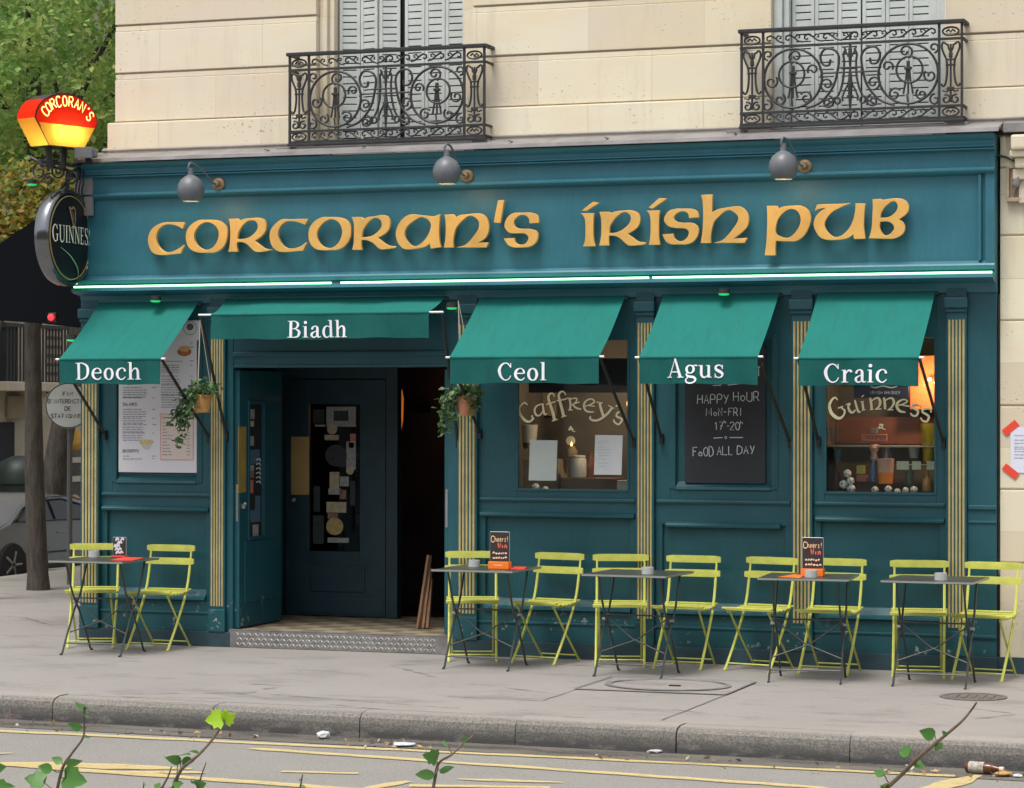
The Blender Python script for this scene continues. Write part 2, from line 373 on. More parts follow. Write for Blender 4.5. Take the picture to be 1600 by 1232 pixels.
def m_gutter():
    m, t, b, p = start('damp_gutter'); L = t.links.new
    n = tex(t, scaled(t, p, (.5, 2.2, 1)), 2.2, 6); n2 = tex(t, p, 90, 4)
    c = mixcol(t, n.outputs['Fac'], (.06, .055, .048), (.17, .155, .135)); c = mixcol(t, mul(t, n2.outputs['Fac'], .3), c, (.2, .19, .17))
    L(c, b.inputs['Base Color']); L(thresh(t, n.outputs['Fac'], .35, .7), b.inputs['Roughness']); bumpn(t, b, n2.outputs['Fac'], .3, .004); return m
g = MB(); g.face([(-9.6, ky(-9.6)+.02, ZR+.004), (30, ky(30)+.02, ZR+.004), (30, ky(30)-.42, ZR+.004), (-9.6, ky(-9.6)-.36, ZR+.004)]); struct(g, 'gutter', m_gutter())
# yellow bay markings
yl = MB(lift=(0, 0, .0002)); F = lambda u, v: (u, v, ZR+.0055)
def gl(p0, p1, wd):
    a, b = gz(*p0, ZR), gz(*p1, ZR); n = max(3, int((b-a).length/.12))
    yl.stroke([(a.x+(b.x-a.x)*i/n, a.y+(b.y-a.y)*i/n+rnd.uniform(-.008, .008), wd*rnd.uniform(.8, 1.15)*(1 if wd < .088 else min(1, .25+.3*min(i, n-i)))) for i in range(n+1)], F, 1)
gl((-120, 1138), (1492, 1214), .085); gl((392, 1171), (1290, 1233), .085); gl((-60, 1183), (20, 1178), .10); gl((-80, 1190), (620, 1240), .11)
gl((-20, 1194), (300, 1203), .20); gl((180, 1208), (320, 1209), .16); gl((440, 1207), (560, 1210), .06)
gl((560, 1236), (640, 1222), .2); gl((715, 1219), (880, 1224), .10); gl((1530, 1213), (1420, 1245), .17); gl((640, 1229), (860, 1232), .08)
struct(yl, 'road_marking', YPAINT)
# far pavement on the camera's side of the street
fp = MB(); fp.box(-30, 30, -25, -12.9, -.3, 0); struct(fp, 'opposite_pavement', PAVE)
ob = thing('sky_blocking_terrace', 'unseen pale stone terrace added across the street, behind the viewpoint, to block low sky light', 'building', (0, -34, 0))  # unseen terrace, added to cut low sky light on the facade
k = MB(); k.box(-60, 60, -46, -34, 0, 10.5); k.build('wall', mat('terrace_stone', (.33, .29, .23), .85, var=.1, vscale=.6), ob); k = MB()
for i in range(-18, 19):
    for zf in (.8, 4.2, 7.4): k.box(i*3-.6, i*3+.6, -34.0, -33.95, zf, zf+2.1)
k.build('windows', DARK, ob)['kind'] = 'stuff'; k = MB(); k.profile([(-34, 10.5), (-46, 10.5), (-43, 13), (-36, 13)], -60, 60); k.build('roof', ZINC, ob)
# chamber covers let into the pavement
t_ = thing('manhole_cover', 'large square chamber cover with a round lid in the pavement before the chalkboard', 'manhole cover', (-2.03, -1.65, 0))
SLAB = PAVE; SEAM = mat('cover_seam', (.17, .158, .148), .85, var=.35, vscale=14)
mb = MB(lift=(0, 0, 0)); q = [(-2.56, -1.23), (-1.50, -1.21), (-1.50, -2.07), (-2.57, -2.08)]
a = MB(); a.face([(x, y, .004) for x, y in q]); a.build('frame', SLAB, t_)
for i in range(4):
    (x0, y0), (x1, y1) = q[i], q[(i+1) % 4]; mb.stroke([(x0, y0, .022), (x1, y1, .022)], lambda u, v: (u, v, .0085+i*.0004), 0)
mb.build('seam', SEAM, t_)
rim = MB(); cx, cy = -2.03, -1.63; n = 48
for i in range(n):
    a0, a1 = 6.2832*i/n, 6.2832*(i+1)/n; P = lambda a, r: (cx+r*math.cos(a)*1.12, cy+r*math.sin(a)*.93, .0105)
    rim.face([P(a0, .40), P(a1, .40), P(a1, .36+.02*math.sin(a1)), P(a0, .36+.02*math.sin(a0))])
rim.build('lid_rim', SEAM, t_)
sm = MB(lift=(0, 0, .0002))
for A_, B_ in (((957, 1060), (846, 1096)), ((1133, 1087), (1035, 1126)), ((846, 1096), (700, 1089))): a, b = gz(*A_), gz(*B_); sm.stroke([(a.x+(b.x-a.x)*i/8+rnd.uniform(-.006, .006), a.y+(b.y-a.y)*i/8, rnd.uniform(.006, .014)) for i in range(9)], lambda u, v: (u, v, .0035), 0)
struct(sm, 'pavement_joint', SEAM); h = MB(); h.box(cx+.02, cx+.10, cy-.05, cy-.02, .004, .012); h.build('lifting_hole', DARK, t_)
pm = gz(1521, 1090); t_ = thing('manhole_cover', 'small round iron cover in the pavement near the right edge', 'manhole cover', pm)
IR2 = mat('cast_iron_cover', (.13, .115, .105), .65, var=.3, vscale=30, bump=.3)
h = MB(); h.lathe([(.225, 0), (.225, .008), (.19, .009), (.19, .006), (1e-5, .006)], Matrix.Translation(pm), 32); h.build('lid', IR2, t_)
h = MB()
for i in range(5): h.box(pm.x-.13+i*.06, pm.x-.10+i*.06, pm.y-.1, pm.y+.1, .006, .011)
h.build('lid_ribs', IR2, t_)

# ================================================================ PUB BUILDING
pub = thing('pub_building', 'cream stone corner building with a teal pub front on its ground floor', 'building', (-3.75, 0, 0))
def m_stone(name, bw, rh, zo):
    m, t, b, p = start(name); L = t.links.new
    mp = N(t, 'ShaderNodeMapping'); mp.inputs['Rotation'].default_value = (R(-90), 0, 0); mp.inputs['Location'].default_value = (.37, zo, 0)   # z -> v
    L(p, mp.inputs[0])
    br = N(t, 'ShaderNodeTexBrick'); br.offset = .45; L(mp.outputs[0], br.inputs[0])
    br.inputs['Color1'].default_value = (.565, .485, .365, 1); br.inputs['Color2'].default_value = (.715, .67, .51, 1); br.inputs['Mortar'].default_value = (.56, .49, .37, 1)
    br.inputs['Scale'].default_value = 1; br.inputs['Mortar Size'].default_value = .004; br.inputs['Brick Width'].default_value = bw; br.inputs['Row Height'].default_value = rh; br.inputs['Bias'].default_value = .2
    n = tex(t, scaled(t, p, (.6, .6, 2.2)), 2.4, 7, .65); c = mixcol(t, mul(t, thresh(t, n.outputs['Fac'], .45, .75), .55), br.outputs['Color'], (.69, .55, .34))
    run = tex(t, scaled(t, p, (3.5, 3.5, .35)), 2.2, 6, .7); c = mixcol(t, mul(t, thresh(t, run.outputs['Fac'], .52, .75), .38), c, (.40, .345, .28)); nn = tex(t, p, .5, 3); c = mixcol(t, mul(t, thresh(t, nn.outputs['Fac'], .4, .65), .55), c, (.62, .53, .45))
    pit = tex(t, scaled(t, p, (1, 1, 1.6)), 30, 2, .5); gate = tex(t, p, 1.7, 3); k = mul(t, thresh(t, pit.outputs['Fac'], .64, .70), thresh(t, gate.outputs['Fac'], .50, .60))
    c = mixcol(t, mul(t, k, .7), c, (.2, .16, .12))
    L(c, b.inputs['Base Color']); b.inputs['Roughness'].default_value = .85; n2 = tex(t, p, 70, 5); bumpn(t, b, n2.outputs['Fac'], .2, .004); return m
zs = [at(180, y, .1).z for y in (192, 116, 41)]; dz = zs[2]-zs[1]
while zs[-1] < 8: zs.append(zs[-1]+dz)
STONE = m_stone('cream_limestone', .93, dz, -zs[0]+10*dz)
WL, WR = (at(494, 100, .1).x, at(738, 100, .1).x), (at(1205, 100, .1).x, at(1476, 100, .1).x); xl = at(180, 60, .1).x; xr = 12.0
segs = [(xl, WL[0]), (WL[1], WR[0]), (WR[1], xr)]
sw = MB()
for (a, b) in segs:
    for z0, z1 in zip(zs[:-1], zs[1:]): sw.box(a, b, .10, .45, z0+.007, z1-.052, .006); sw.box(a, b, .108, .45, z1-.050, z1-.007, .006)
    sw.box(a+(.02 if a == xl else .004), b-.004, .125, .46, zs[0]-.1, zs[-1])
sw.box(xl-.06, WL[0], .075, .44, 4.0, zs[0]-.004, .012); sw.box(WL[1], WR[0], .075, .44, 4.0, zs[0]-.004, .012); sw.box(WR[1], xr, .075, .44, 4.0, zs[0]-.004, .012)
sw.box(xl, xl+.3, .46, 14, 0, 8.5); sw.box(xl+.3, xr, 13, 14, 0, 8.5); sw.box(xl+.3, xr, .47, 13, 8.2, 8.5)
sw.build('wall', STONE, pub)
# lower stone wall right of the pub front
m2 = m_stone('pale_limestone', 3.1, .62, .2); lw = MB(); jz = [0] + sorted(at(1582, y, .03).z for y in (880, 765, 634, 501, 368, 262)) + [3.95]
for z0, z1 in zip(jz[:-1], jz[1:]): lw.box(.035, 12.0, .03, .4, z0+.006, z1-.006, .008)
lw.box(.035, 12.0, .045, .41, 0, 3.95); lw.build('lower_wall', m2, pub)
br = MB(); a = at(1582, 250, -.05)
br.box(a.x, 1.2, -.06, .03, 3.62, 3.70, .015); br.box(a.x+.02, 1.2, -.10, .03, 3.70, 3.78, .02); br.box(a.x-.01, 1.2, -.13, .03, 3.78, 3.83, .012); br.box(a.x+.04, 1.2, -.02, .03, 3.45, 3.62, .01); br.box(a.x, 1.2, -.16, .03, 3.83, 3.94, .02)
br.build('stone_console', STONE, pub)
MB().box(.02, 12.0, .0, .03, 0, .12).build('wall_plinth', PLINTH, pub)
# first-floor windows with louvred shutters
def up_window(x0, x1, gap, fold):
    fr = MB(); zb = 3.98; zt = 7.6
    for xx in (x0, x1): s = 1 if xx == x0 else -1; fr.box(xx, xx+s*.07, .16, .40, zb, zt, .01); fr.box(xx+s*.07, xx+s*.115, .2, .40, zb, zt, .008)
    fr.box(x0, x1, .2, .4, zb-.03, zb+.03, .006)
    wf = fr.build('window', STONE if fold else SHUT, pub)
    pn = MB(); pn.box(x0+.1, x1-.1, .36, .37, zb, zt); pn.build('pane', DARK, wf)
    a, b = x0+.12, x1-.12; n = 6; gw = gap; lw_ = (b-a-gw)/n; x = a
    for i in range(n):
        if i == 3: x += gw
        sh = MB(); th = 0.0
        if fold and i < 3: th = R(16)*(1 if i % 2 == 0 else -1)
        M = Matrix.Translation((x if th >= 0 else x+lw_, .30, 0)) @ rotz(th if th >= 0 else th) @ Matrix.Translation((0 if th >= 0 else -lw_, 0, 0))
        st = .030
        sh.box(.002, st, -.028, 0, zb+.03, zt, .004, M); sh.box(lw_-st, lw_-.002, -.028, 0, zb+.03, zt, .004, M); sh.box(st, lw_-st, -.024, -.002, zb+.03, zb+.10, .003, M)
        z = zb+.10
        while z < zt: sh.box(st-.002, lw_-st+.002, -.022, -.006, z+.0095, z+.0555, .002, M); z += .0555
        bk = MB(); sh.build('shutter', SHUT, wf); x += lw_
up_window(*WL, .055, True); up_window(*WR, .008, False)
# zinc ledge
z = MB(); X0, X1 = -7.50, .06
z.profile([(.12, 4.075), (-.215, 3.99), (-.222, 3.962), (-.212, 3.96), (-.205, 3.976), (.12, 4.05)], X0, X1)
for px in (570, 800, 950, 1150, 420): xx = at(px, 215, -.1).x; z.box(xx, xx+.012, -.20, .06, 3.99, 3.997, 0, Matrix.Translation((0, -.0, .025)) )
z.profile([(.10, 4.11), (.06, 4.085), (.06, 4.078), (.10, 4.08)], X0+.1, 12.0); z.build('zinc_ledge', ZINC, pub)
MB().profile([(.10, 4.07), (-.06, 4.035), (-.06, 3.97), (.10, 3.97)], .07, 12.0).build('string_course', ZINC, pub)
# fascia swept profile
FX0, FX1 = -7.53, .018
f = MB(); f.profile([(.3, 3.955), (-.19, 3.955), (-.185, 3.93), (-.155, 3.905), (-.15, 3.872), (-.165, 3.868), (-.165, 3.86), (-.145, 3.856), (-.158, 3.85), (-.158, 3.842), (-.115, 3.832), (-.11, 3.715),
  (-.125, 3.712), (-.14, 3.70), (-.14, 3.688), (-.125, 3.672), (-.085, 3.655), (-.08, 3.03), (-.115, 3.008), (-.125, 2.995), (-.125, 2.965), (-.10, 2.958), (-.11, 2.932), (-.205, 2.926), (-.21, 2.902), (-.16, 2.882), (-.06, 2.868), (-.03, 2.80), (.3, 2.80)], FX0, FX1)
f.build('fascia', TEAL_LIT, pub)
f = MB(); xx = at(1532, 340, -.08).x
k = f.box(xx-.012, xx+.012, -.118, -.07, 3.028, 3.66, .008); f.box(xx+.04, FX1-.001, -.112, -.07, 2.97, 3.70, .004); f.build('fascia_end_moulding', TEAL_LIT, pub)
# pilasters
PIL = [(-7.531, -7.363), (-6.349, -6.211), (-4.198, -4.031), (-2.732, -2.588), (-1.515, -1.353), (-.348, -.197)]
for (a, b) in PIL:
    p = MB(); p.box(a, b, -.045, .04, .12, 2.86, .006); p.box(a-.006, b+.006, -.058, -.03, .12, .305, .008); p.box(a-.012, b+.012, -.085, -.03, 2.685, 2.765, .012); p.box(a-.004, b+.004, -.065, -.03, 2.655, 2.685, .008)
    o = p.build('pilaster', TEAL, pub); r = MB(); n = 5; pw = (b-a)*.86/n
    for i in range(n):
        cx = a+(b-a)*.07+pw*(i+.5); q = pw*.31
        k = len(r.v); prof = [(-q, -.044), (-q*.8, -.044-q*.7), (0, -.045-q), (q*.8, -.044-q*.7), (q, -.044)]
        for zz in (.33, 2.60):
            for (u, v) in prof: r.v.append(Vector((cx+u, v, zz)))
        for j in range(4): r.f.append([k+j, k+j+1, k+6+j, k+5+j])
        r.f.append([k+j for j in range(5)]); r.f.append([k+5+j for j in range(5)])
    r.build('gold_reeding', GOLD, o)
# bays
def bay(x0, x1, g0, g1, zb, low2=1.118, inset2=.02, frame_lip=True, header=2.47, name='panel'):
    p = MB()
    p.box(x0, g0, .0, .07, 1.2, 2.82, .004); p.box(g1, x1, .0, .07, 1.2, 2.82, .004); p.box(g0, g1, .0015, .07, header, 2.82, .004); p.box(g0, g1, .0015, .07, 1.21, zb, .004)
    p.box(x0+.01, x1-.01, -.022, .03, 1.218, 1.246, .01)                       # sill moulding
    p.box(x0, x1, .003, .07, 1.10, 1.219, .003)
    p.profile([(.01, low2-.03), (-.03, low2-.018), (-.034, low2-.004), (-.022, low2+.008), (.01, low2+.022)], x0+inset2, x1-inset2)
    p.box(x0, x1, .035, .07, .36, 1.10)
    if low2 < 1.1: p.box(x0, x1, .004, .06, low2, 1.101, .003)
    for a, b in ((x0, x0+.055), (x1-.055, x1)): p.box(a, b, .006, .06, .36, 1.10, .004)
    p.profile([(.05, .47), (.03, .455), (-.012, .405), (-.03, .395), (-.033, .375), (-.005, .36), (.02, .35), (.05, .35)], x0+.05, x1-.05)
    p.box(x0, x1, -.004, .06, .262, .36, .003); p.box(x0, x1, -.022, .06, .258, .278, .006); p.box(x0, x1, -.014, .06, .12, .262, .003)
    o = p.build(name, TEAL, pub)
    if frame_lip:
        l = MB(); tt = .016
        l.box(g0-.004, g0+tt, -.008, .02, zb, header, .004); l.box(g1-tt, g1+.004, -.008, .02, zb, header, .004); l.box(g0+tt, g1-tt, -.008, .02, zb-.004, zb+tt, .004); l.build('glazing_bead', TEAL, o)
    return o
B1 = bay(-7.363, -6.349, -7.26, -6.44, 1.33, name='panelled_bay')
BC = bay(-4.031, -2.732, -3.717, -2.798, 1.30, name='window_bay')
BA = bay(-2.588, -1.515, -2.47, -1.63, 1.33, low2=1.056, inset2=.09, name='panelled_bay')
BG = bay(-1.353, -.348, -1.270, -.428, 1.305, name='window_bay')
for b_, x0, x1 in ((B1, -7.26, -6.44), (BA, -2.47, -1.63)):
    k = MB(); k.box(x0, x1, .03, .07, 1.3, 2.5); k.profile([(.03, 1.385), (-.012, 1.345), (-.016, 1.325), (.005, 1.31), (.03, 1.31)], x0+.05, x1-.05)
    k.box(x0+.01, x0+.045, -.01, .05, 1.34, 2.5, .01); k.box(x1-.045, x1-.01, -.01, .05, 1.34, 2.5, .01); k.build('back_board', TEAL, b_)
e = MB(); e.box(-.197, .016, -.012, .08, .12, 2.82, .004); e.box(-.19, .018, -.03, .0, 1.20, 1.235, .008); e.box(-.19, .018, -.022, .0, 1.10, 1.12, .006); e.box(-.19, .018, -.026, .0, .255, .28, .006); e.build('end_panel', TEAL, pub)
pl = MB(); pl.box(-7.54, -6.16, -.05, .1, 0, .121, .004); pl.box(-4.26, .025, -.05, .1, 0, .121, .004); pl.build('plinth', PLINTH, pub)
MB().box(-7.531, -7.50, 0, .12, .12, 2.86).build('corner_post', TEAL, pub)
# window display recesses and glass
BROWN = mat('dark_brown_lining', (.085, .074, .062), .8, var=.35, vscale=3)
def recess(bayo, x0, x1, z0, z1, d, m):
    k = MB(); k.box(x0-.05, x1+.05, d, d+.03, z0-.03, z1+.1); k.box(x0-.08, x0-.05, .07, d, z0-.03, z1+.1); k.box(x1+.05, x1+.08, .07, d, z0-.03, z1+.1); k.box(x0-.05, x1+.05, .07, d, z0-.03, z0); k.box(x0-.05, x1+.05, .07, d, z1+.07, z1+.1)
    k.build('display_recess', m, bayo); g = MB(); g.box(x0-.003, x1+.003, .028, .034, z0-.003, z1+.003); g.build('pane', GLASS, bayo)
recess(BC, -3.717, -2.798, 1.30, 2.47, .85, BROWN); recess(BG, -1.270, -.428, 1.305, 2.47, .75, BROWN)
# doorway
DX0, DX1 = -6.211, -4.198; FZ = .140
d = MB(); d.box(DX0, -6.155, -.01, .16, .12, 2.82, .006); d.box(-4.285, DX1, -.01, .16, .12, 2.82, .006); d.box(-6.155, -4.285, -.004, .16, 2.27, 2.82, .004); d.box(-6.155, -4.285, -.02, .02, 2.36, 2.40, .008); d.box(-6.155, -4.285, -.014, .02, 2.27, 2.295, .006)
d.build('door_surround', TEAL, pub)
def m_tile():
    m, t, b, p = start('entry_tiles'); L = t.links.new
    ck = N(t, 'ShaderNodeTexChecker'); ck.inputs['Scale'].default_value = 1; L(scaled(t, p, (5, 5, .001)), ck.inputs[0]); ck.inputs[1].default_value = (.34, .28, .19, 1); ck.inputs[2].default_value = (.13, .10, .06, 1)
    n = tex(t, p, 9, 5); c = mixcol(t, mul(t, n.outputs['Fac'], .6), ck.outputs['Color'], (.28, .24, .17)); L(c, b.inputs['Base Color']); b.inputs['Roughness'].default_value = .5; return m
k = MB(); k.box(-6.16, -4.28, -.035, .16, .0, FZ, 0); k.box(-6.80, -3.94, .16, 1.7, .0, FZ, 0); k.build('entry_floor', m_tile(), pub)
STEEL = mat('dull_steel', (.27, .26, .26), .45, metal=.35, var=.25, vscale=9)
s_ = MB(); s_.box(-6.17, -4.27, -.047, -.036, 0.004, FZ+.002); s_.box(-6.17, -4.27, -.049, .0, FZ+.002, FZ+.006)
lz = MB()
for r_ in range(3):
    for i in range(64):
        x = -6.09+i*.0275; zc = .030+r_*.039
        if x > -4.36: continue
        a = R(48) if (i+r_) % 2 else R(-48); dx, dz_ = math.cos(a)*.021, math.sin(a)*.021; nx, nz = -math.sin(a)*.0065, math.cos(a)*.0065
        c0_ = Vector((x, -.0535, zc)); k0 = len(lz.v); lz.v += [Vector((x-dx, -.0472, zc-dz_)), Vector((x+nx, -.0472, zc+nz)), Vector((x+dx, -.0472, zc+dz_)), Vector((x-nx, -.0472, zc-nz)), c0_]; lz.f += [[k0, k0+1, k0+4], [k0+1, k0+2, k0+4], [k0+2, k0+3, k0+4], [k0+3, k0, k0+4]]
sp_ = s_.build('step_plate', mat('grimy_steel', (.19, .185, .18), .6, metal=.2, var=.3, vscale=9), pub, fix=False); lz.build('tread_lozenges', mat('worn_steel', (.42, .41, .40), .4, metal=.3), sp_)
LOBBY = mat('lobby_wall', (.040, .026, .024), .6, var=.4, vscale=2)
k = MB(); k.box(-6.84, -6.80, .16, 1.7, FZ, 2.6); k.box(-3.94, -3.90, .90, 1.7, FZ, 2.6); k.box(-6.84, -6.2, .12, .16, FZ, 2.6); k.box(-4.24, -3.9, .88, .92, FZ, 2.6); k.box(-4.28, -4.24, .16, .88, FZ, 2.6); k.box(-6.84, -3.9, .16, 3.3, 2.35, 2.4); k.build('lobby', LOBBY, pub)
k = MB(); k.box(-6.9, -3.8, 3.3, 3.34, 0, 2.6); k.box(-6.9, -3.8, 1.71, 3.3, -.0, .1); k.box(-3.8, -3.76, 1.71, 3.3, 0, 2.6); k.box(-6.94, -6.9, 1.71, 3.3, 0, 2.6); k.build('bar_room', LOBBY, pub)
YI = 1.45; ix = lambda px: at(px, 780, YI).x
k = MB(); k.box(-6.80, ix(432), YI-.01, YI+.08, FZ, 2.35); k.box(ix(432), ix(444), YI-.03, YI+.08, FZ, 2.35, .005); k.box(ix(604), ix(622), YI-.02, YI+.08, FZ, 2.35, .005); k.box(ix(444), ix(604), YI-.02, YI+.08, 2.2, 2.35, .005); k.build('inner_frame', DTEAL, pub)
# inner door
idz = lambda y: at(520, y, YI).z
dl = MB(); L0, L1 = ix(446), ix(602); G0, G1 = ix(482), ix(562); GT, GB = idz(632), idz(862)
dl.box(L0, G0, YI, YI+.045, FZ+.01, 2.19, .004); dl.box(G1, L1, YI, YI+.045, FZ+.01, 2.19, .004); dl.box(G0, G1, YI+.001, YI+.044, FZ+.01, GB, .003); dl.box(G0, G1, YI+.001, YI+.044, GT, 2.19, .003)
dl.box(G0+.02, G1+.05, YI-.012, YI+.01, idz(925), idz(885), .008); dl.box(L0+.02, L1-.02, YI-.006, YI+.01, FZ+.03, FZ+.16, .005)
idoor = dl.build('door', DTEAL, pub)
k = MB(); k.box(G0, G1, YI+.02, YI+.026, GB, GT); k.build('pane', GLASS, idoor)
k = MB(); k.box(ix(455), ix(483), YI-.006, YI+.002, idz(774), idz(683), .002); k.build('push_plate', mat('brass_plate', (.42, .30, .12), .5, var=.1), idoor)
k = MB(); k.sphere((ix(461), YI-.03, idz(782)), .022, 10); k.build('knob', STEEL, idoor)
# outer double door, both leaves folded back into the lobby
XL_ = -6.115
def tx(px, py): return atx(px, py, XL_)
w0, w1 = tx(389, 700).y, tx(411, 700).y; wz0, wz1 = atx(400, 838, XL_).z, atx(400, 632, XL_).z
k = MB(); t0, t1 = XL_-.045, XL_
k.box(t0, t1, .03, w0, FZ+.012, 2.25, .004); k.box(t0, t1, w1, .86, FZ+.012, 2.25, .004); k.box(t0+.001, t1-.001, w0, w1, FZ+.012, wz0, .002); k.box(t0+.001, t1-.001, w0, w1, wz1, 2.25, .002)
for (a, b, c, d_) in ((w0-.03, w0, wz0-.03, wz1+.03), (w1, w1+.03, wz0-.03, wz1+.03)): k.box(t1, t1+.014, a, b, c, d_, .005)
k.box(t1, t1+.014, w0, w1, wz0-.03, wz0, .005); k.box(t1, t1+.014, w0, w1, wz1, wz1+.03, .005); k.box(t1, t1+.010, .12, .74, .35, .85, .008)
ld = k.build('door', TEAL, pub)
k = MB(); k.box(t1-.02, t1-.014, w0, w1, wz0, wz1); k.build('pane', DARK, ld)
k = MB(); a, b = tx(372, 720).y, tx(384, 720).y; k.box(t1, t1+.004, a, b, atx(378, 770, XL_).z, atx(378, 667, XL_).z); k.build('push_plate', mat('worn_yellow_plate', (.30, .22, .05), .5, var=.2), ld)
k = MB(); a = tx(363, 770).y; k.box(t1-.03, t1-.012, .026, .032, 1.02, 1.32, .002); k.box(t1, t1+.03, .07, .085, 1.12, 1.16, .004); k.sphere((t1+.03, .078, 1.16), .014, 8); k.build('lock', STEEL, ld)
k = MB(); k.box(-4.33, -4.285, .03, .86, FZ+.012, 2.25, .004); k.box(-4.344, -4.33, .15, .74, 1.0, 2.0, .006); rd = k.build('door', TEAL, pub)
k = MB(); k.box(-4.32, -4.30, .024, .031, 1.0, 1.3, .002); k.build('lock', STEEL, rd)
# stickers on the glass
def yzf(X): return lambda u, v: (X, u, v)
SC = [mat('sticker_'+n, c, .6, var=.3, vscale=40) for n, c in (('grey', (.30, .31, .31)), ('blue', (.07, .13, .20)), ('brown', (.25, .14, .09)), ('dark', (.03, .035, .045)), ('tan', (.42, .36, .25)), ('gold', (.42, .32, .13)), ('pink', (.45, .16, .12)))]
def wallsticker(y0, y1, x0, x1, m, nm='sticker'):     # on the left door's glass
    p0, p1 = tx(x0, y1), tx(x1, y0); k = MB(); k.box(t1-.0135, t1-.0125, p0.y, p1.y, atx((x0+x1)/2, y1, XL_).z, atx((x0+x1)/2, y0, XL_).z); k.build(nm, m, ld)
for y0, y1, x0, x1, m in ((640, 655, 390, 400, 0), (658, 667, 390, 399, 4), (682, 697, 390, 399, 0), (703, 725, 390, 408, 1), (727, 737, 390, 399, 0), (738, 747, 390, 399, 2), (750, 771, 392, 398, 6), (775, 797, 401, 409, 1), (797, 816, 390, 409, 1), (820, 838, 397, 406, 0)): wallsticker(y0, y1, x0, x1, SC[m])
k = MB(lift=(0, 0, 0)); fnw = lambda u, v: (t1-.0115, tx(u, v).y, atx(u, v, XL_).z)
for i, y in enumerate((716, 723, 730, 737, 744, 751)): k.stroke([(402, y+3, 2.2), (408, y+1, 2.2), (409, y+5, 2.2)], fnw, 0)
k.build('lettering', CHALK, ld)
pf = lambda px, py: at(px, py, YI+.017)
def st(x0, y0, x1, y1, m): k = MB(); a, b = pf(x0, y1), pf(x1, y0); k.box(a.x, b.x, YI+.0165, YI+.018, a.z, b.z); return k.build('sticker', m, idoor)
st(510, 636, 556, 667, SC[0]); k = MB(); a, b = at(521, 658, YI+.01), at(544, 642, YI+.01); k.box(a.x, b.x, YI+.0145, YI+.016, a.z, b.z); k.build('sticker', SC[3], idoor)
for (cx, cy, r, m) in ((519, 671, 8, 4), (523, 823, 13.5, 5), (547, 736, 6, 4), (525, 712, 17, 3)):
    k = MB(); k.disc(cx, cy, r, lambda u, v: at(u, v, YI+.0145), 20); k.build('sticker', SC[m], idoor)
for (x0, y0, x1, y1, m) in ((507, 680, 529, 688, 4), (515, 738, 530, 764, 4), (513, 764, 533, 773, 0), (510, 785, 541, 801, 4), (512, 802, 528, 811, 2), (547, 678, 556, 690, 6), (545, 692, 553, 700, 1), (541, 690, 556, 734, 0), (489, 640, 507, 662, 3), (492, 664, 508, 667, 0), (530, 702, 541, 730, 3), (490, 760, 500, 800, 3), (531, 745, 545, 760, 0), (531, 766, 541, 780, 2), (489, 806, 506, 850, 3), (547, 752, 555, 790, 3), (533, 640, 538, 656, 4), (512, 841, 545, 848, 0)):
    a, b = at(x0, y1, YI+.015), at(x1, y0, YI+.015); k = MB(); k.box(a.x, b.x, YI+.0148, YI+.0162, a.z, b.z); k.build('sticker', SC[m], idoor)

# ================================================================ SHOP SIGN (raised gilded letters)
GL = {}
def g_(n, ox, oy, sc, *loops): GL[n] = [[(ox+p[0]/sc, oy+p[1]/sc)+tuple(p[2:]) for p in lp] for lp in loops]
g_('C1', 225, 320, 10, [(650,285,1),(450,285),(340,290),(220,335),(130,420),(92,540),(105,640),(150,735),(225,780),(340,787),(480,775),(600,762,1),(640,645,1),(560,700),(470,745),(400,752),(330,735),(260,670),(220,590),(212,500),(240,410),(310,335),(400,308),(480,315),(560,340),(630,380,1)])
g_('O1', 225, 320, 10, [(990,247),(880,255),(780,310),(705,400),(682,510),(705,630),(770,710),(870,748),(1000,752),(1120,748),(1220,700),(1290,610),(1322,480),(1315,370),(1260,300),(1170,255)], [(1000,275),(900,315),(830,400),(800,490),(820,590),(880,665),(960,710),(1040,710),(1120,660),(1175,570),(1198,470),(1175,375),(1100,300)])
g_('R1', 345, 320, 10, [(150,235,1),(290,228,1),(310,265,1),(400,230),(500,222),(600,215),(680,235),(725,300),(722,390),(680,470),(610,530),(545,565,1),(620,625),(690,680),(750,705),(805,712,1),(700,732),(590,740),(530,710),(460,640),(400,600),(330,582),(272,590,1),(268,660),(285,735,1),(145,735,1),(165,650),(178,500),(175,350),(165,270)], [(285,550,1),(380,545),(470,520),(550,460),(600,390),(605,320),(570,260),(500,245),(430,265),(350,340),(300,430),(282,500)])
g_('C2', 345, 320, 10, [(1370,232,1),(1250,235),(1120,240),(980,240),(880,310),(810,400),(790,500),(810,610),(860,690),(940,735),(1060,740),(1180,730),(1305,720,1),(1350,605,1),(1270,660),(1190,690),(1110,695),(1040,680),(970,620),(920,520),(915,430),(960,330),(1040,270),(1130,258),(1230,275),(1340,315,1)])
g_('O2', 475, 320, 10, [(420,205),(300,210),(190,270),(115,370),(98,480),(115,590),(180,675),(270,710),(420,712),(560,700),(660,640),(730,540),(752,430),(735,320),(670,240),(560,208)], [(430,230),(330,280),(250,370),(218,460),(235,560),(290,640),(380,685),(470,680),(560,610),(610,510),(622,410),(590,310),(520,245)])
g_('R2', 475, 320, 10, [(775,205,1),(920,205,1),(945,235,1),(1030,205),(1120,195),(1220,175),(1310,185),(1360,260),(1350,370),(1290,450),(1170,520,1),(1250,590),(1340,645),(1450,660,1),(1450,675,1),(1350,690),(1230,700),(1170,665),(1100,600),(1000,555),(915,555,1),(912,640),(922,705,1),(780,705,1),(800,620),(808,450),(805,300)], [(922,520,1),(1010,515),(1100,490),(1190,420),(1240,340),(1230,260),(1180,215),(1110,215),(1020,280),(950,380),(925,450)])
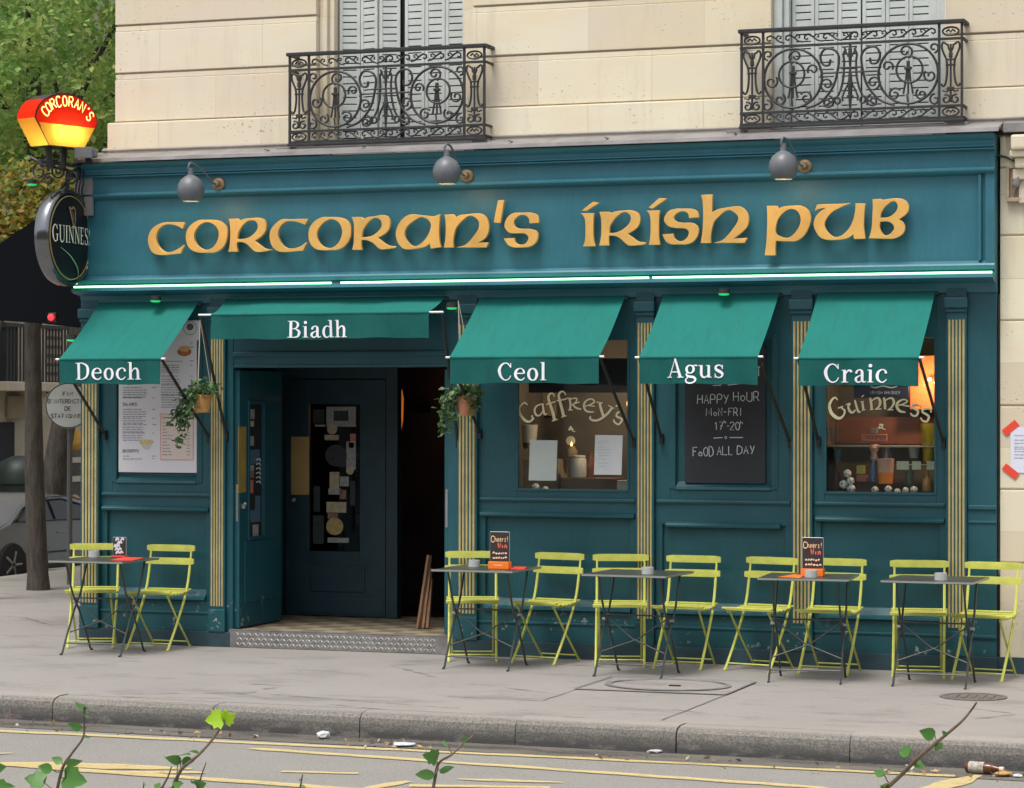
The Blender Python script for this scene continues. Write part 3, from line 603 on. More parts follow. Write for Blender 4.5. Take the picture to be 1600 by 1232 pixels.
g_('a', 610, 310, 10, [(790,262,1),(780,400),(775,560),(785,690),(805,765,1),(655,785,1),(640,705,1),(560,760),(440,785),(330,798),(230,790),(150,710),(112,590),(125,480),(190,360),(290,280),(380,262),(500,275),(600,285),(690,295),(740,280)], [(490,300),(400,345),(300,420),(245,510),(242,600),(290,690),(360,750),(430,755),(510,710),(590,620),(640,520),(660,420),(620,345),(560,310)])
g_('n', 690, 310, 10, [(70,268,1),(205,262,1),(230,315,1),(310,275),(420,262),(540,248),(640,255),(720,320),(755,440),(735,560),(680,640),(550,715,1),(640,705),(742,702,1),(715,770,1),(500,770),(300,768,1),(380,745),(460,680),(540,580),(600,480),(610,390),(570,320),(490,275),(420,290),(320,370),(240,470),(210,580),(195,690),(205,770,1),(60,770,1),(85,640),(92,480),(85,340)])
g_('apostrophe', 690, 310, 10, [(905,45,1),(990,38,1),(965,200),(935,388,1),(840,380,1),(870,220)])
g_('s1', 690, 310, 10, [(1535,385,1),(1395,392,1),(1390,330),(1350,280),(1290,262),(1220,280),(1150,350),(1150,420),(1190,470),(1280,488),(1400,492),(1490,520),(1520,590),(1490,690),(1400,755),(1290,768),(1150,768),(1060,730),(1000,640,1),(1150,632,1),(1170,700),(1240,735),(1320,725),(1375,660),(1375,600),(1310,550),(1200,550),(1080,540),(1015,470),(1010,400),(1050,310),(1140,245),(1260,238),(1400,235),(1500,265),(1530,320)])
g_('i1', 905, 300, 10, [(55,345,1),(245,345,1),(235,450),(232,620),(240,760),(265,850,1),(85,850,1),(115,760),(120,600),(115,450),(90,385)], [(70,295,1),(230,170,1),(320,178,1),(130,300,1)])
g_('r3', 905, 300, 10, [(340,325,1),(490,325,1),(500,345,1),(600,315),(700,305),(830,300),(930,340),(965,430),(940,530),(870,600),(765,660,1),(850,720),(940,785),(1050,800,1),(1045,820,1),(940,835),(800,840),(740,800),(660,730),(580,690),(480,685,1),(475,760),(480,838,1),(335,838,1),(360,740),(370,580),(365,430)], [(485,655,1),(580,650),(680,610),(780,530),(830,440),(810,360),(750,320),(680,330),(590,400),(520,490),(488,560)])
g_('i2', 905, 300, 10, [(1080,305,1),(1270,300,1),(1258,420),(1255,600),(1260,740),(1275,828,1),(1110,828,1),(1130,730),(1138,580),(1135,430),(1115,345)], [(1110,250,1),(1265,112,1),(1375,112,1),(1165,262,1)])
g_('s2', 1015, 300, 10, [(785,400,1),(635,410,1),(625,350),(580,315),(520,305),(450,330),(392,390),(400,440),(450,480),(550,495),(670,495),(745,530),(778,600),(755,700),(690,780),(600,818),(480,822),(350,818),(270,770),(225,675,1),(380,665,1),(400,730),(460,775),(530,780),(600,730),(635,650),(610,595),(550,570),(420,565),(310,535),(250,460),(260,390),(320,310),(420,278),(540,275),(680,278),(760,320)])
g_('h', 1015, 300, 10, [(825,60,1),(992,52,1),(988,180),(985,335,1),(1080,285),(1200,262),(1340,240),(1440,245),(1520,310),(1560,410),(1540,530),(1470,620),(1310,745,1),(1420,738),(1530,730,1),(1495,798,1),(1280,798),(1060,798,1),(1150,770),(1230,700),(1320,590),(1390,480),(1405,400),(1360,340),(1280,290),(1200,300),(1100,380),(1020,470),(985,580),(965,700),(968,800,1),(820,800,1),(845,640),(858,420),(852,200),(840,110)])
g_('p', 1190, 305, 6.667, [(68,120,1),(170,120,1),(180,152,1),(240,128),(320,120),(420,120),(490,160),(520,240),(500,330),(450,420),(370,478),(280,482),(155,478,1),(150,550),(150,628,1),(45,628,1),(62,500),(70,350),(72,220)], [(300,148),(240,180),(180,250),(155,330),(152,385),(170,420),(230,448),(290,452),(350,410),(400,340),(420,260),(400,190),(355,152)])
g_('u', 1190, 305, 6.667, [(570,158,1),(590,108,1),(700,102),(820,100),(918,92,1),(830,130),(740,180),(680,250),(660,310),(680,370),(730,425),(780,445),(840,430),(910,370),(960,280),(985,180),(990,95,1),(1085,95,1),(1075,200),(1070,330),(1085,455,1),(975,458,1),(965,410,1),(900,450),(800,467),(680,465),(610,430),(560,340),(560,270),(600,200),(690,135,1),(630,140)])
g_('b', 1190, 305, 6.667, [(1168,52,1),(1250,48,1),(1270,60,1),(1340,48),(1430,42),(1500,60),(1538,120),(1520,190),(1430,258,1),(1480,290),(1498,350),(1470,410),(1390,452),(1300,455),(1130,450,1),(1155,370),(1165,250),(1170,130)], [(1245,245,1),(1330,238),(1400,190),(1430,130),(1410,75),(1360,70),(1300,115),(1260,170),(1245,210)], [(1240,280,1),(1320,275),(1380,310),(1390,360),(1350,410),(1300,428),(1260,400),(1235,340)])
YF = -.130
sign = thing('shop_sign', 'raised gilded uncial letters spelling the pub name across the teal fascia', 'shop sign', at(830, 370, YF))
for n, lps in GL.items():
    filled(lps, lambda x, y: at(x, y, YF), 'letter', LETTER, sign, .014, .003)

# LED strip under the fascia
LEDM = mat('green_white_led', (.8, 1, .9), .4, emit=(.22, 1.0, .32), estr=3.6)
cuts = [(116, 518), (533, 1014), (1020, 1550)]
led = thing('led_strip', 'long glowing greenish white LED tube along the bottom of the fascia', 'light strip', at(830, 438, -.15))
for a, b in cuts:
    p0, p1 = at(a, 450-(a-110)*.0170, -.155), at(b, 450-(b-110)*.0170, -.155); MB().tube([(p0.x, -.16, 2.940), (p1.x, -.16, 2.940)], .0072, 10).build('tube', LEDM, led, True)
GSPOT = mat('green_led', (.1, .6, .2), .4, emit=(.0, .30, .07), estr=1)
for (px, py, Y, lab) in ((243, 469, -.20, 'small green spotlight above the leftmost awning'), (1131, 458, -.20, 'small green spotlight above the second awning from the right'), (706, 480, -.22, 'small green lamp at the right end of the awning over the door'), (112, 530, -.4, 'small green lamp just left of the leftmost awning'), (50, 287, 0, 'small green lamp behind the round black sign')):
    p = at(px, py, Y); t_ = thing('spotlight', lab, 'spotlight', p, 'green spotlights under the fascia')
    k = MB(); k.lathe([(.02, .035), (.045, .03), (.048, -.005)], Matrix.Translation(p), 14); k.build('housing', BLACKM, t_); k = MB(); k.lathe([(.044, -.004), (.035, -.018), (1e-5, -.022)], Matrix.Translation(p), 14); k.build('lens', GSPOT, t_)
p = at(80, 496, .1); t_ = thing('red_lamp', 'small glowing red lamp under the black canopy', 'lamp', p)
k = MB(); k.box(p.x-.04, p.x+.04, p.y+.01, p.y+.05, p.z-.04, p.z+.04, .01); k.build('housing', BLACKM, t_)
MX = Matrix.Translation(p) @ Matrix.Rotation(R(90), 4, 'X'); k = MB(); k.lathe([(.028, 0), (.025, .015), (1e-5, .022)], MX, 16); k.build('lens', mat('red_led', (.5, .02, .02), .4, emit=(1, .015, .02), estr=2.5), t_)

# wall lamps over the sign
for (lx, ly, wx, wy, lab) in ((298, 297, 342, 288, 'round grey gooseneck lamp above the left end of the sign, over the letter O'), (698, 269, 730, 275, 'round grey gooseneck lamp above the middle of the sign'), (1224, 261, 1258, 260, 'round grey gooseneck lamp above the right end of the sign')):
    w_ = at(wx, wy, -.115); c = at(lx, ly, -.50); t_ = thing('wall_lamp', lab, 'wall lamp', w_, 'lamps over the sign')
    k = MB(); k.lathe([(.055, 0), (.055, .012), (.046, .02), (.03, .024), (.024, .04), (.018, .055), (1e-5, .057)], Matrix.Translation(w_) @ Matrix.Rotation(R(90), 4, 'X'), 20); k.build('wall_plate', BRASS, t_, True)
    d = Vector((c.x-w_.x, c.y-w_.y, 0)); top = c+Vector((0, 0, .13))
    k = MB(); k.tube(spline([w_+Vector((0, -.04, 0)), w_+d*.25+Vector((0, 0, .005)), w_+d*.50+Vector((0, 0, .075)), w_+d*.75+Vector((0, 0, (top.z-w_.z)+.06)), c+Vector((0, 0, .215)), c+Vector((-.012, -.02, .17)), top], 6), .0085, 8); k.build('gooseneck', GREYL, t_, True)
    k = MB(); k.lathe([(.012, .172), (.021, .17), (.024, .118), (.05, .104), (.082, .078), (.103, .038), (.110, 0), (.106, -.036), (.09, -.07), (.066, -.092), (.06, -.09), (.082, -.065), (.096, -.03)], Matrix.Translation(c), 28); k.build('shade', GREYL, t_, True)
    k = MB(); k.sphere(c+Vector((0, 0, -.05)), .035, 10); k.build('bulb', mat('warm_lamp_bulb', (.75, .72, .62), .3, emit=(1, .6, .25), estr=3), t_, True); l = bpy.data.lights.new('lamp_light', 'POINT'); l.energy = 1.4; l.color = (1, .66, .32); l.shadow_soft_size = .03; lo = bpy.data.objects.new('lamp_light', l); C.objects.link(lo); lo.location = c+Vector((0, 0, -.105))

# ================================================================ LETTER SHAPES (pen strokes, width = third number)
def stem(x, y0, y1, w=11): return [(x, y0, w), (x, y1, w)]
def bar(x0, x1, y, w=3): return [(x0, y, w), (x1, y, w)]
SER = {
 'D': (70, [stem(16,0,74,12), bar(2,24,72.3), bar(2,24,1.7), [(16,72.5,3.5),(34,72,4.5),(54,60,9),(60,37,12),(54,13,9),(34,2,4.5),(16,1.5,3.5)]]),
 'B': (64, [stem(16,0,74,12), bar(2,24,72.3), bar(2,24,1.7), [(16,72.5,3),(34,72,4),(46,64,9),(48,55,11),(42,44,7),(30,39,3),(16,39,3)], [(16,38.5,3),(36,38,4),(51,29,10),(53,19,12),(47,6,8),(32,1.5,4),(16,1.5,3)]]),
 'C': (66, [[(56,58,3),(48,69,5),(36,73,4.5),(22,66,8),(12,50,12),(11,34,13),(18,14,10),(32,2,5.5),(44,2,4.5),(54,8,4),(60,20,3)], [(58.5,73,3),(58.5,53,4.5)]]),
 'A': (74, [[(35,76,2.5),(10,0,5)], [(35,77,7),(60,0,13)], bar(18,48,23,4.5), bar(0,21,1.7,3.5), bar(46,74,1.7,3.5)]),
 'e': (50, [bar(9,45,29,4.5), [(44,29,8),(42,41,7),(34,49,4),(26,50,4),(15,43,9),(10,28,11),(13,14,10),(22,4,7),(32,1,5),(40,4,4.5),(46,12,3)]]),
 'o': (52, [[(26,50,4.5),(14,43,9),(9,25,11.5),(14,7,9),(26,0,4.5),(38,7,9),(43,25,11.5),(38,43,9),(26,50,4.5)]]),
 'c': (48, [[(41,35,9),(41,42,8),(35,49,4.5),(26,50,4.5),(14,42,9),(9,26,11.5),(13,10,9),(24,1,5),(34,2,4.5),(44,12,3)]]),
 'h': (60, [stem(14,0,76), bar(2,27,1.6), bar(3,14,74.4), [(19,34,4),(26,45,5),(34,49,6.5),(42,45,9),(45,34,11),(45,20,11),(45,0,11)], bar(33,58,1.6)]),
 'i': (28, [stem(14,0,50), bar(3,14,48.4), bar(2,26,1.6), 'dot']),
 'a': (50, [[(12,35,9),(14,43,8),(24,50,4.5),(33,46,8),(35,38,11),(35,10,11),(38,3,7),(46,2,4),(50,6,2)], [(35,30,3),(22,25,4.5),(12,18,9),(10,10,10),(14,3,7),(22,1,6),(30,6,4),(35,12,3)]]),
 'd': (56, [[(38,44,4),(26,50,4.5),(14,43,9),(9,25,11.5),(13,7,9),(24,.5,5),(38,9,4)], stem(42,0,76), bar(30,42,74.4), bar(42,55,1.6)]),
 'l': (28, [stem(14,0,76), bar(3,14,74.4), bar(2,26,1.6)]),
 'g': (54, [[(24,50,4),(13,45,8),(9,34,10),(13,23,8),(24,18,4),(35,23,8),(39,34,10),(35,45,8),(24,50,4)], [(35,45,4),(43,49.5,5),(54,48,6)], [(15,22,4),(9,15,5.5),(12,8,8),(24,4,9.5),(38,2,10),(47,-6,9),(43,-16,6.5),(28,-22,5.5),(12,-19,6.5),(7,-10,6),(14,0,4),(20,4,4)]]),
 'u': (62, [[(14,50,11),(14,30,11),(14,16,11),(18,5,9),(27,1,6.5),(37,5,5),(43,12,4)], bar(2,14,48.4), stem(46,0,50), bar(34,46,48.4), bar(46,59,1.6)]),
 's': (46, [[(38,37,3),(35,45,4.5),(25,50,4.5),(13,46,7.5),(10,38,9.5),(16,30,11.5),(28,24,12),(37,17,10.5),(38,9,8.5),(32,2,6),(22,0,4.5),(12,4,4.5),(8,14,3)], [(38.5,51,3),(38.5,34,3.5)], [(8,-1,3),(8,17,3.5)]]),
 'r': (44, [stem(14,0,50), bar(3,14,48.4), bar(2,27,1.6), [(19,34,4),(25,45,5.5),(33,48,7.5),(38,44,11),(38.5,40,8)]]),
 'G': (72, [[(56,58,3),(48,69,5),(36,73,4.5),(22,66,8),(12,50,12),(11,34,13),(18,14,10),(32,2,5.5),(46,2,5),(56,8,4)], [(58,73,3),(58,53,4.5)], stem(58,4,33,11), bar(44,70,32)]),
 'U': (74, [[(15,74,11),(15,40,11),(15,20,11),(22,5,8),(37,1,6),(52,5,5),(59,22,5),(59,74,5)], bar(2,28,72.3), bar(48,70,72.3)]),
 'I': (30, [stem(15,0,74,12), bar(2,28,72.3), bar(2,28,1.7)]),
 'N': (76, [stem(15,0,74,5), stem(61,0,74,5), [(13,74,8),(61,2,12)], bar(2,20,72.3), bar(4,26,1.7), bar(50,72,72.3)]),
 'E': (62, [stem(16,0,74,12), bar(2,54,72.3,4), bar(2,56,1.7,4), bar(16,42,38,4), [(53,73,3),(53,56,4)], [(56,1,3),(56,19,4)]]),
 'S': (56, [[(47,56,3),(42,68,4.5),(30,73,4.5),(15,67,9),(12,55,11),(18,45,12),(34,37,13),(46,27,12),(48,15,11),(42,4,7),(28,1,4.5),(14,5,4.5),(9,18,3)], [(48,74,3),(48,53,4)], [(9,-1,3),(9,20,4)]]),
}
def serif(mb, text, fn, gap=3):              # fn maps (0..width, height units) ; returns total width
    x = 0
    for ch in text:
        wd, sts = SER[ch]
        for s_ in sts:
            if s_ == 'dot': mb.disc(x+14, 66, 7, fn)
            else: mb.stroke([(x+p[0], p[1], p[2]) for p in s_], fn)
        x += wd+gap
    return x
def serif_w(text, gap=3): return sum(SER[c][0]+gap for c in text)-gap
# single-stroke capitals for chalk and small print, on a 4 x 6 grid
SK = {'A': ['0,0 2,6 4,0', '.8,2.2 3.2,2.2'], 'C': ['4,5 3,6 1,6 0,4.5 0,1.5 1,0 3,0 4,1'], 'D': ['0,0 0,6 2,6 4,4.5 4,1.5 2,0 0,0'], 'E': ['4,0 0,0 0,6 4,6', '0,3.2 3,3.2'], 'F': ['0,0 0,6 4,6', '0,3.2 3,3.2'], 'H': ['0,0 0,6', '4,0 4,6', '0,3 4,3'], 'I': ['2,0 2,6'], 'L': ['0,6 0,0 4,0'],
 'M': ['-.3,0 0,6 2,1.6 4,6 4.3,0'], 'N': ['0,0 0,6 4,0 4,6'], 'O': ['2,6 .3,5 0,3 .3,1 2,0 3.7,1 4,3 3.7,5 2,6'], 'P': ['0,0 0,6 3,6 4,4.5 3,3 0,3'], 'R': ['0,0 0,6 3,6 4,4.5 3,3 0,3', '2,3 4,0'], 'S': ['4,5 3,6 1,6 0,4.6 1,3.2 3,2.8 4,1.4 3,0 1,0 0,1'], 'T': ['0,6 4,6', '2,6 2,0'], 'U': ['0,6 0,1.5 1,0 3,0 4,1.5 4,6'], 'Y': ['0,6 2,3', '4,6 1.2,0'], 'W': ['0,6 1,0 2,4 3,0 4,6'], 'K': ['0,0 0,6', '4,6 0,2.6 4,0'], 'G': ['4,5 3,6 1,6 0,4.5 0,1.5 1,0 3,0 4,1.5 4,3 2.4,3'], 'B': ['0,0 0,6 3,6 3.8,4.6 3,3.2 0,3.2', '3,3.2 4,1.6 3,0 0,0'],
 "'": ['2,6 1.6,4.6'], '!': ['2,6 2,2', '2,.6 2,0'], '-': ['.6,3 3.4,3'], '0': ['2,6 .3,5 0,3 .3,1 2,0 3.7,1 4,3 3.7,5 2,6'], '1': ['.8,4.6 2.2,6 2.2,0'], '2': ['0,4.8 1,6 3,6 4,4.6 0,0 4,0'], '7': ['0,6 4,6 1.4,0', '.8,3 3.4,3'], 'h': ['0,0 0,6', '0,2.6 2,3.6 3.4,2.6 3.4,0'], 'e': ['.4,2 3.6,2 3.4,3.4 2,4 .6,3.2 .3,1.6 1.4,0 3.4,.6'], 'r': ['.6,0 .6,3.8', '.6,2.6 1.8,3.8 3.2,3.6'], 's': ['3.4,3.4 1.8,4 .6,3.1 3.2,1.2 2,0 .4,.6'], 'o': ['2,3.8 .4,2.8 .4,1 2,0 3.6,1 3.6,2.8 2,3.8'], 'a': ['3.4,3.8 1,3.4 .4,1.4 1.4,0 3.4,1.2', '3.4,3.8 3.4,0'], 'n': ['.4,0 .4,3.8', '.4,2.6 2.2,3.8 3.5,2.8 3.5,0'], 'i': ['2,0 2,3.8'], ' ': []}
def skline(mb, text, x, y, h, adv, w, fn, wob=0, small=None):   # x,y = start and baseline in fn units, y grows downwards
    for i, ch in enumerate(text):
        hh = h if not (small and ch in small) else h*.72
        for pl_ in SK.get(ch, []):
            P = [tuple(map(float, q.split(','))) for q in pl_.split()]
            mb.stroke([(x+p[0]/4*adv*.72+rnd.uniform(-wob, wob), y-p[1]/6*hh+rnd.uniform(-wob, wob), w*rnd.uniform(.8, 1.2)) for p in P], fn, 2 if ch in 'OCDUSGPRBh0' else 0)
        x += adv
    return x

# ================================================================ AWNINGS
def wave(x, z, zt): q = (zt-z)/.2; return .013*math.sin(x*9.0+1.3)*q+.007*math.sin(x*23+z*9)*q+.010*noise.noise(Vector((x*7, z*4, 1.7)))*q
def awning(x0, x1, zt, zf, proj, text, tx0, tx1, tyb, tyt, lab, arm_l, arm_r, fx0=None, fx1=None, barx=0):
    fx0 = x0 if fx0 is None else fx0; fx1 = x1 if fx1 is None else fx1
    t_ = thing('awning', lab, 'awning', ((x0+x1)/2, 0, zt), 'green awnings along the pub front')
    k = MB(); n = 48; m_ = 16; yb = -.05; ph = rnd.uniform(0, 6)
    for i in range(n+1):
        for j in range(m_+1):
            u, v = i/n, j/m_; sag = -.016*math.sin(math.pi*v)*(1+.3*math.sin(u*9+ph))+.0035*math.sin(u*21+v*4+ph)*v*(1-v)*4+.004*noise.noise(Vector((u*5, v*2.2, ph)))*(1 if .02 < v < .98 else 0)
            k.v.append(Vector(((x0+(x1-x0)*u)*(1-v)+(fx0+(fx1-fx0)*u)*v, yb+(-proj-yb)*v, zt+(zf-zt)*v+sag)))
    for i in range(n):
        for j in range(m_): a = i*(m_+1)+j; k.f.append([a, a+1, a+m_+2, a+m_+1])
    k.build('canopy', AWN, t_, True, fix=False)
    zv = zf-.205; k = MB(); n = 30; q = 5
    for i in range(n+1):
        for j in range(q+1):
            x = fx0+.004+(fx1-fx0-.008)*i/n; z = zf-.006+(zv-zf+.006)*j/q; k.v.append(Vector((x, -proj-.004-wave(x, z, zf), z+(.005*math.sin(x*5)+.003*math.sin(x*17) if j == q else 0))))
    for i in range(n):
        for j in range(q): a = i*(q+1)+j; k.f.append([a, a+1, a+q+2, a+q+1])
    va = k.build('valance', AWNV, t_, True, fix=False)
    k = MB(); a, b = at(tx0, tyb, -proj), at(tx1, tyb, -proj); tp = at(tx0, tyt, -proj); wd = serif_w(text); sx = (b.x-a.x)/wd; sz = (tp.z-a.z)/75
    serif(k, text, lambda u, v: (a.x+u*sx, -proj-.009-wave(a.x+u*sx, a.z+v*sz, zf), a.z+v*sz)); k.build('lettering', WTEXT, va, fix=False)
    k = MB(); k.tube([(fx0+.002, -proj+.004, zf-.006), (fx1-.002, -proj+.004, zf-.006)], .0135, 10); k.build('hem', AWN, t_, True)
    for xa, xb in ((fx0-.034-barx, fx0+.004), (fx1-.004, fx1+.034+barx)): k = MB(); k.tube([(xa, -proj+.006, zf-.006), (xb, -proj+.006, zf-.006)], .0085, 10); k.build('bar_end', WHITEM, t_, True)
    k = MB(); k.tube([(x0-.02, -.022, zt-.012), (x1+.02, -.022, zt-.012)], .02, 10); k.build('roller', DTEAL, t_, True)
    for side, (ax, w_) in enumerate((arm_l, arm_r)):
        if w_ is None: continue
        k = MB(); e = Vector((ax, -proj+.012, zf-.004)); k.tube([e, w_], .0125, 8); k.box(w_.x-.015, w_.x+.015, w_.y-.01, w_.y+.035, w_.z-.05, w_.z+.03, .004); k.build('arm', BLACKM, t_, True)
wp = lambda px, py: at(px, py, -.03)
awning(-7.354, -6.445, 2.815, 2.338, .72, 'Deoch', 118, 220.5, 593.6, 567, 'leftmost green awning reading Deoch, in front of the menu board', (-7.36, wp(163, 678)), (-6.45, wp(326, 683)))
xb0, xb1 = at(330, 490, -.40).x, at(671, 487, -.40).x
awning(-6.20, -4.29, 2.83, at(500, 489, -.40).z, .40, 'Biadh', 450, 544, 528, 501.5, 'wide shallow green awning reading Biadh, over the doorway', (xb0-.1, wp(353, 680)), (xb1+.1, wp(715, 690)), xb0, xb1, .08)
awning(-4.005, -2.815, 2.81, 2.335, .72, 'Ceol', 777, 854.6, 594.6, 567, 'green awning reading Ceol, between the doorway and the chalkboard', (-4.01, wp(749, 676)), (-2.82, wp(990, 690)))
awning(-2.507, -1.604, 2.818, 2.327, .72, 'Agus', 1042.5, 1132, 590.5, 561.5, 'green awning reading Agus, above the chalkboard', (-2.51, wp(1033, 684)), (-1.61, wp(1234, 690)))
awning(-1.307, -.428, 2.811, 2.314, .72, 'Craic', 1286, 1387.5, 598, 568.5, 'rightmost green awning reading Craic', (-1.31, wp(1278, 688)), (-.43, wp(1474, 690)))

# ================================================================ HANGING PLANTERS
LEAFP = leafmat('trailing_leaves', [(.035, .095, .028), (.08, .18, .055), (.06, .14, .045), (.22, .31, .16)], .5, .25)
STRING = mat('cord', (.42, .38, .30), .8)
def planter(px, pyt, pyb, r, hook, hx, potm, lab, trail):
    Y = -.30; top, bot = at(px, pyt, Y), at(px, pyb, Y); hk = at(*hook, Y); t_ = thing('hanging_planter', lab, 'hanging planter', bot, 'hanging planters by the doorway')
    h = top.z-bot.z; k = MB(); k.lathe([(1e-5, 0), (r*.74, 0), (r*.78, .01), (r, h-.02), (r*1.04, h-.018), (r*1.04, h), (r*.95, h), (r*.9, h-.03), (1e-5, h-.035)], Matrix.Translation(bot), 20); k.build('pot', potm, t_, True)
    k = MB()
    for a in (0, 2.1, 4.2): k.tube([top+Vector((r*math.cos(a+.5), r*math.sin(a+.5), 0)), hk], .003, 5)
    k.build('cord', STRING, t_)
    pts = [top+Vector((rnd.gauss(0, r*.75), rnd.gauss(0, r*.7), abs(rnd.gauss(.02, .05)))) for _ in range(150)]
    sm = MB()
    for tr in trail:
        P = spline([at(x, y, Y-.06) for x, y in tr], 8); sm.tube(P, .003, 5)
        for p in P:
            for _ in range(3): pts.append(p+Vector((rnd.gauss(0, .022), rnd.gauss(0, .02), rnd.gauss(0, .02))))
    sm.build('stem', mat('green_stem', (.06, .12, .03), .6), t_, True); k = MB(); leaves(k, pts, .052, .35, .4); k.build('foliage', LEAFP, t_, fix=False)
planter(316, 617, 645, .078, (313, 500), 0, mat('woven_pot', (.52, .27, .09), .8, var=.3, vscale=60, bump=.6, bscale=90, stretch=(1, 1, 2.5)), 'hanging planter in a woven orange pot over the menu board, left of the doorway', [[(308, 612), (290, 618), (278, 635), (272, 655)], [(312, 614), (296, 640), (290, 665), (276, 694)], [(304, 613), (283, 640), (290, 655)], [(318, 612), (300, 625), (285, 650), (281, 672)]])
planter(729, 619, 650, .08, (716, 470), 0, mat('terracotta_pot', (.42, .17, .09), .8, var=.2, vscale=20), 'hanging planter in a terracotta pot right of the doorway, beside the left window', [[(718, 614), (702, 612), (696, 640), (690, 670)], [(722, 616), (708, 625), (702, 650), (690, 678)], [(740, 614), (745, 630), (742, 640)], [(716, 618), (700, 622), (692, 640)]])

# ================================================================ MENU BOARD, CHALKBOARD, NOTICES
b0, b1 = at(185, 738, -.005), at(312, 500, -.005); Y = -.004
t_ = thing('menu_board', 'tall white menu board with food pictures in the bay left of the doorway', 'menu', ((b0.x+b1.x)/2, Y, b0.z))
k = MB(); k.box(b0.x, b1.x, Y, .03, b0.z, 2.66, .003); k.build('board', mat('white_board', (.66, .66, .70), .55), t_)
F_ = lambda u, v: at(u, v, Y-.0012)
k = MB(); k.rect(251, 647, 302, 718, F_); k.build('price_panel', mat('peach_print', (.66, .57, .53), .7), t_, fix=False)
k = MB()
for (a, b) in (((251, 647), (302, 647)), ((302, 647), (302, 719)), ((302, 719), (251, 719)), ((251, 719), (251, 647))): k.stroke([(*a, .8), (*b, .8)], lambda u, v: at(u, v, Y-.0016), 0)
k.build('price_panel_border', mat('pink_print', (.62, .20, .18), .7), t_, fix=False)
k = MB(); F2 = lambda u, v: at(u, v, Y-.002)
def textlines(x0, x1, y, n, h=1.3, sp=3.6):
    for i in range(n):
        x = x0
        while x < x1*(1 if i < n-1 else .985):
            wl = rnd.uniform(2.5, 8); e = min(x+wl, x1); k.stroke([(x, y+i*sp, h*.7), (e, y+i*sp, h*.7)], F2, 0); x = e+1.2
for y, n in ((606, 1), (610, 4), (622, 1), (640, 1), (644, 3), (654, 1), (658, 2), (664, 1), (668, 3), (677, 1), (681, 3)): textlines(192, 192+rnd.uniform(28, 40), y, n)
for y in (606, 622, 640, 654, 664, 677, 713, 717): textlines(238, 245, y, 1)
for y, n in ((565, 1), (571, 4), (588, 1), (593, 3), (602, 1), (606, 4), (618, 4), (633, 2)): textlines(252, 252+rnd.uniform(25, 33), y, n)
for y in (536, 543, 564, 571, 588, 594, 603): textlines(297, 303, y, 1)
for y in range(661, 716, 5): textlines(254, 254+rnd.uniform(8, 18), y, 1); textlines(292, 297, y, 1)
textlines(192, 206, 713, 1); textlines(192, 222, 717.5, 1)
skline(k, 'SALADES', 192, 634, 4, 3.2, .8, F2); skline(k, 'DESSERTS', 192, 707, 4, 3.2, .8, F2); textlines(254, 262, 653, 1, 1.8)
k.build('print', INK, t_, fix=False)
k = MB(); n = 26
for i in range(n):
    a0, a1 = 6.2832*i/n, 6.2832*(i+1)/n; r0, r1 = 10.5, 9.8; k.face([F2(297+r*math.cos(a), 513+r*1.05*math.sin(a)) for a, r in ((a0, r0), (a1, r0), (a1, r1), (a0, r1))])
k.disc(297, 511, 5.5, F2); k.build('crest', mat('dark_print', (.13, .12, .13), .8), t_, fix=False)
k = MB(); k.disc(288, 550, 11, F2, 18, 7); k.build('food_picture', mat('burger_print', (.36, .12, .04), .7, var=.5, vscale=60), t_, fix=False)
k = MB(); k.disc(288, 545.5, 8.5, lambda u, v: at(u, v, Y-.0035), 18, 4.5); k.build('food_picture', mat('bun_print', (.62, .34, .14), .7, var=.3, vscale=80), t_, fix=False)
k = MB(); k.disc(229, 691, 11, F2, 18, 4.2); k.build('food_picture', mat('pasta_print', (.58, .46, .22), .7, var=.4, vscale=90), t_, fix=False)
k = MB(); k.face([F2(219, 692), F2(239, 692), F2(235, 700), F2(231, 703), F2(227, 703), F2(223, 700)]); k.build('food_picture', mat('bowl_print', (.52, .52, .48), .7), t_, fix=False)
# chalkboard
c0, c1 = at(1070, 755, -.002), at(1196, 560, -.002)
t_ = thing('chalkboard', 'black chalkboard with happy hour times written in chalk, under the awning reading Agus', 'chalkboard', ((c0.x+c1.x)/2, 0, c0.z))
k = MB(); k.box(c0.x, c1.x, -.002, .03, c0.z, 2.42, .003); k.build('board', mat('blackboard', (.022, .025, .032), .7, var=.25, vscale=5), t_)
k = MB(); F_ = lambda u, v: at(u, v, -.003)
k.stroke([(1114, 603, 1.3), (1127, 602, 1.3)], F_, 0); k.stroke([(1137, 602, 1.3), (1156, 600, 1.3)], F_, 0)
skline(k, 'HAPPY', 1090, 631, 14, 10.2, 1.15, F_, .5); skline(k, 'HoUR', 1146, 627, 14, 10.6, 1.15, F_, .5)
skline(k, 'M', 1104, 650, 12, 10, 1.15, F_, .3); skline(k, 'oN-FRI', 1114.5, 650, 12, 8, 1.15, F_, .5, 'o'); skline(k, '17', 1116, 672, 12, 8, 1.15, F_, .4); skline(k, 'h', 1131, 662, 5, 5, .9, F_, .2); skline(k, '-', 1135, 671, 10, 7, 1, F_, .2); skline(k, '20', 1141, 672, 12, 8.4, 1.15, F_, .4); skline(k, 'h', 1157, 663, 5, 5, .9, F_, .2)
k.stroke([(1115, 685, 1.2), (1129, 684, 1.2)], F_, 0); k.stroke([(1140, 684, 1.2), (1161, 684, 1.2)], F_, 0); k.stroke([(1132, 684, .9), (1134, 682, .9), (1136, 684, .9), (1134, 686, .9), (1132, 684, .9)], F_, 0)
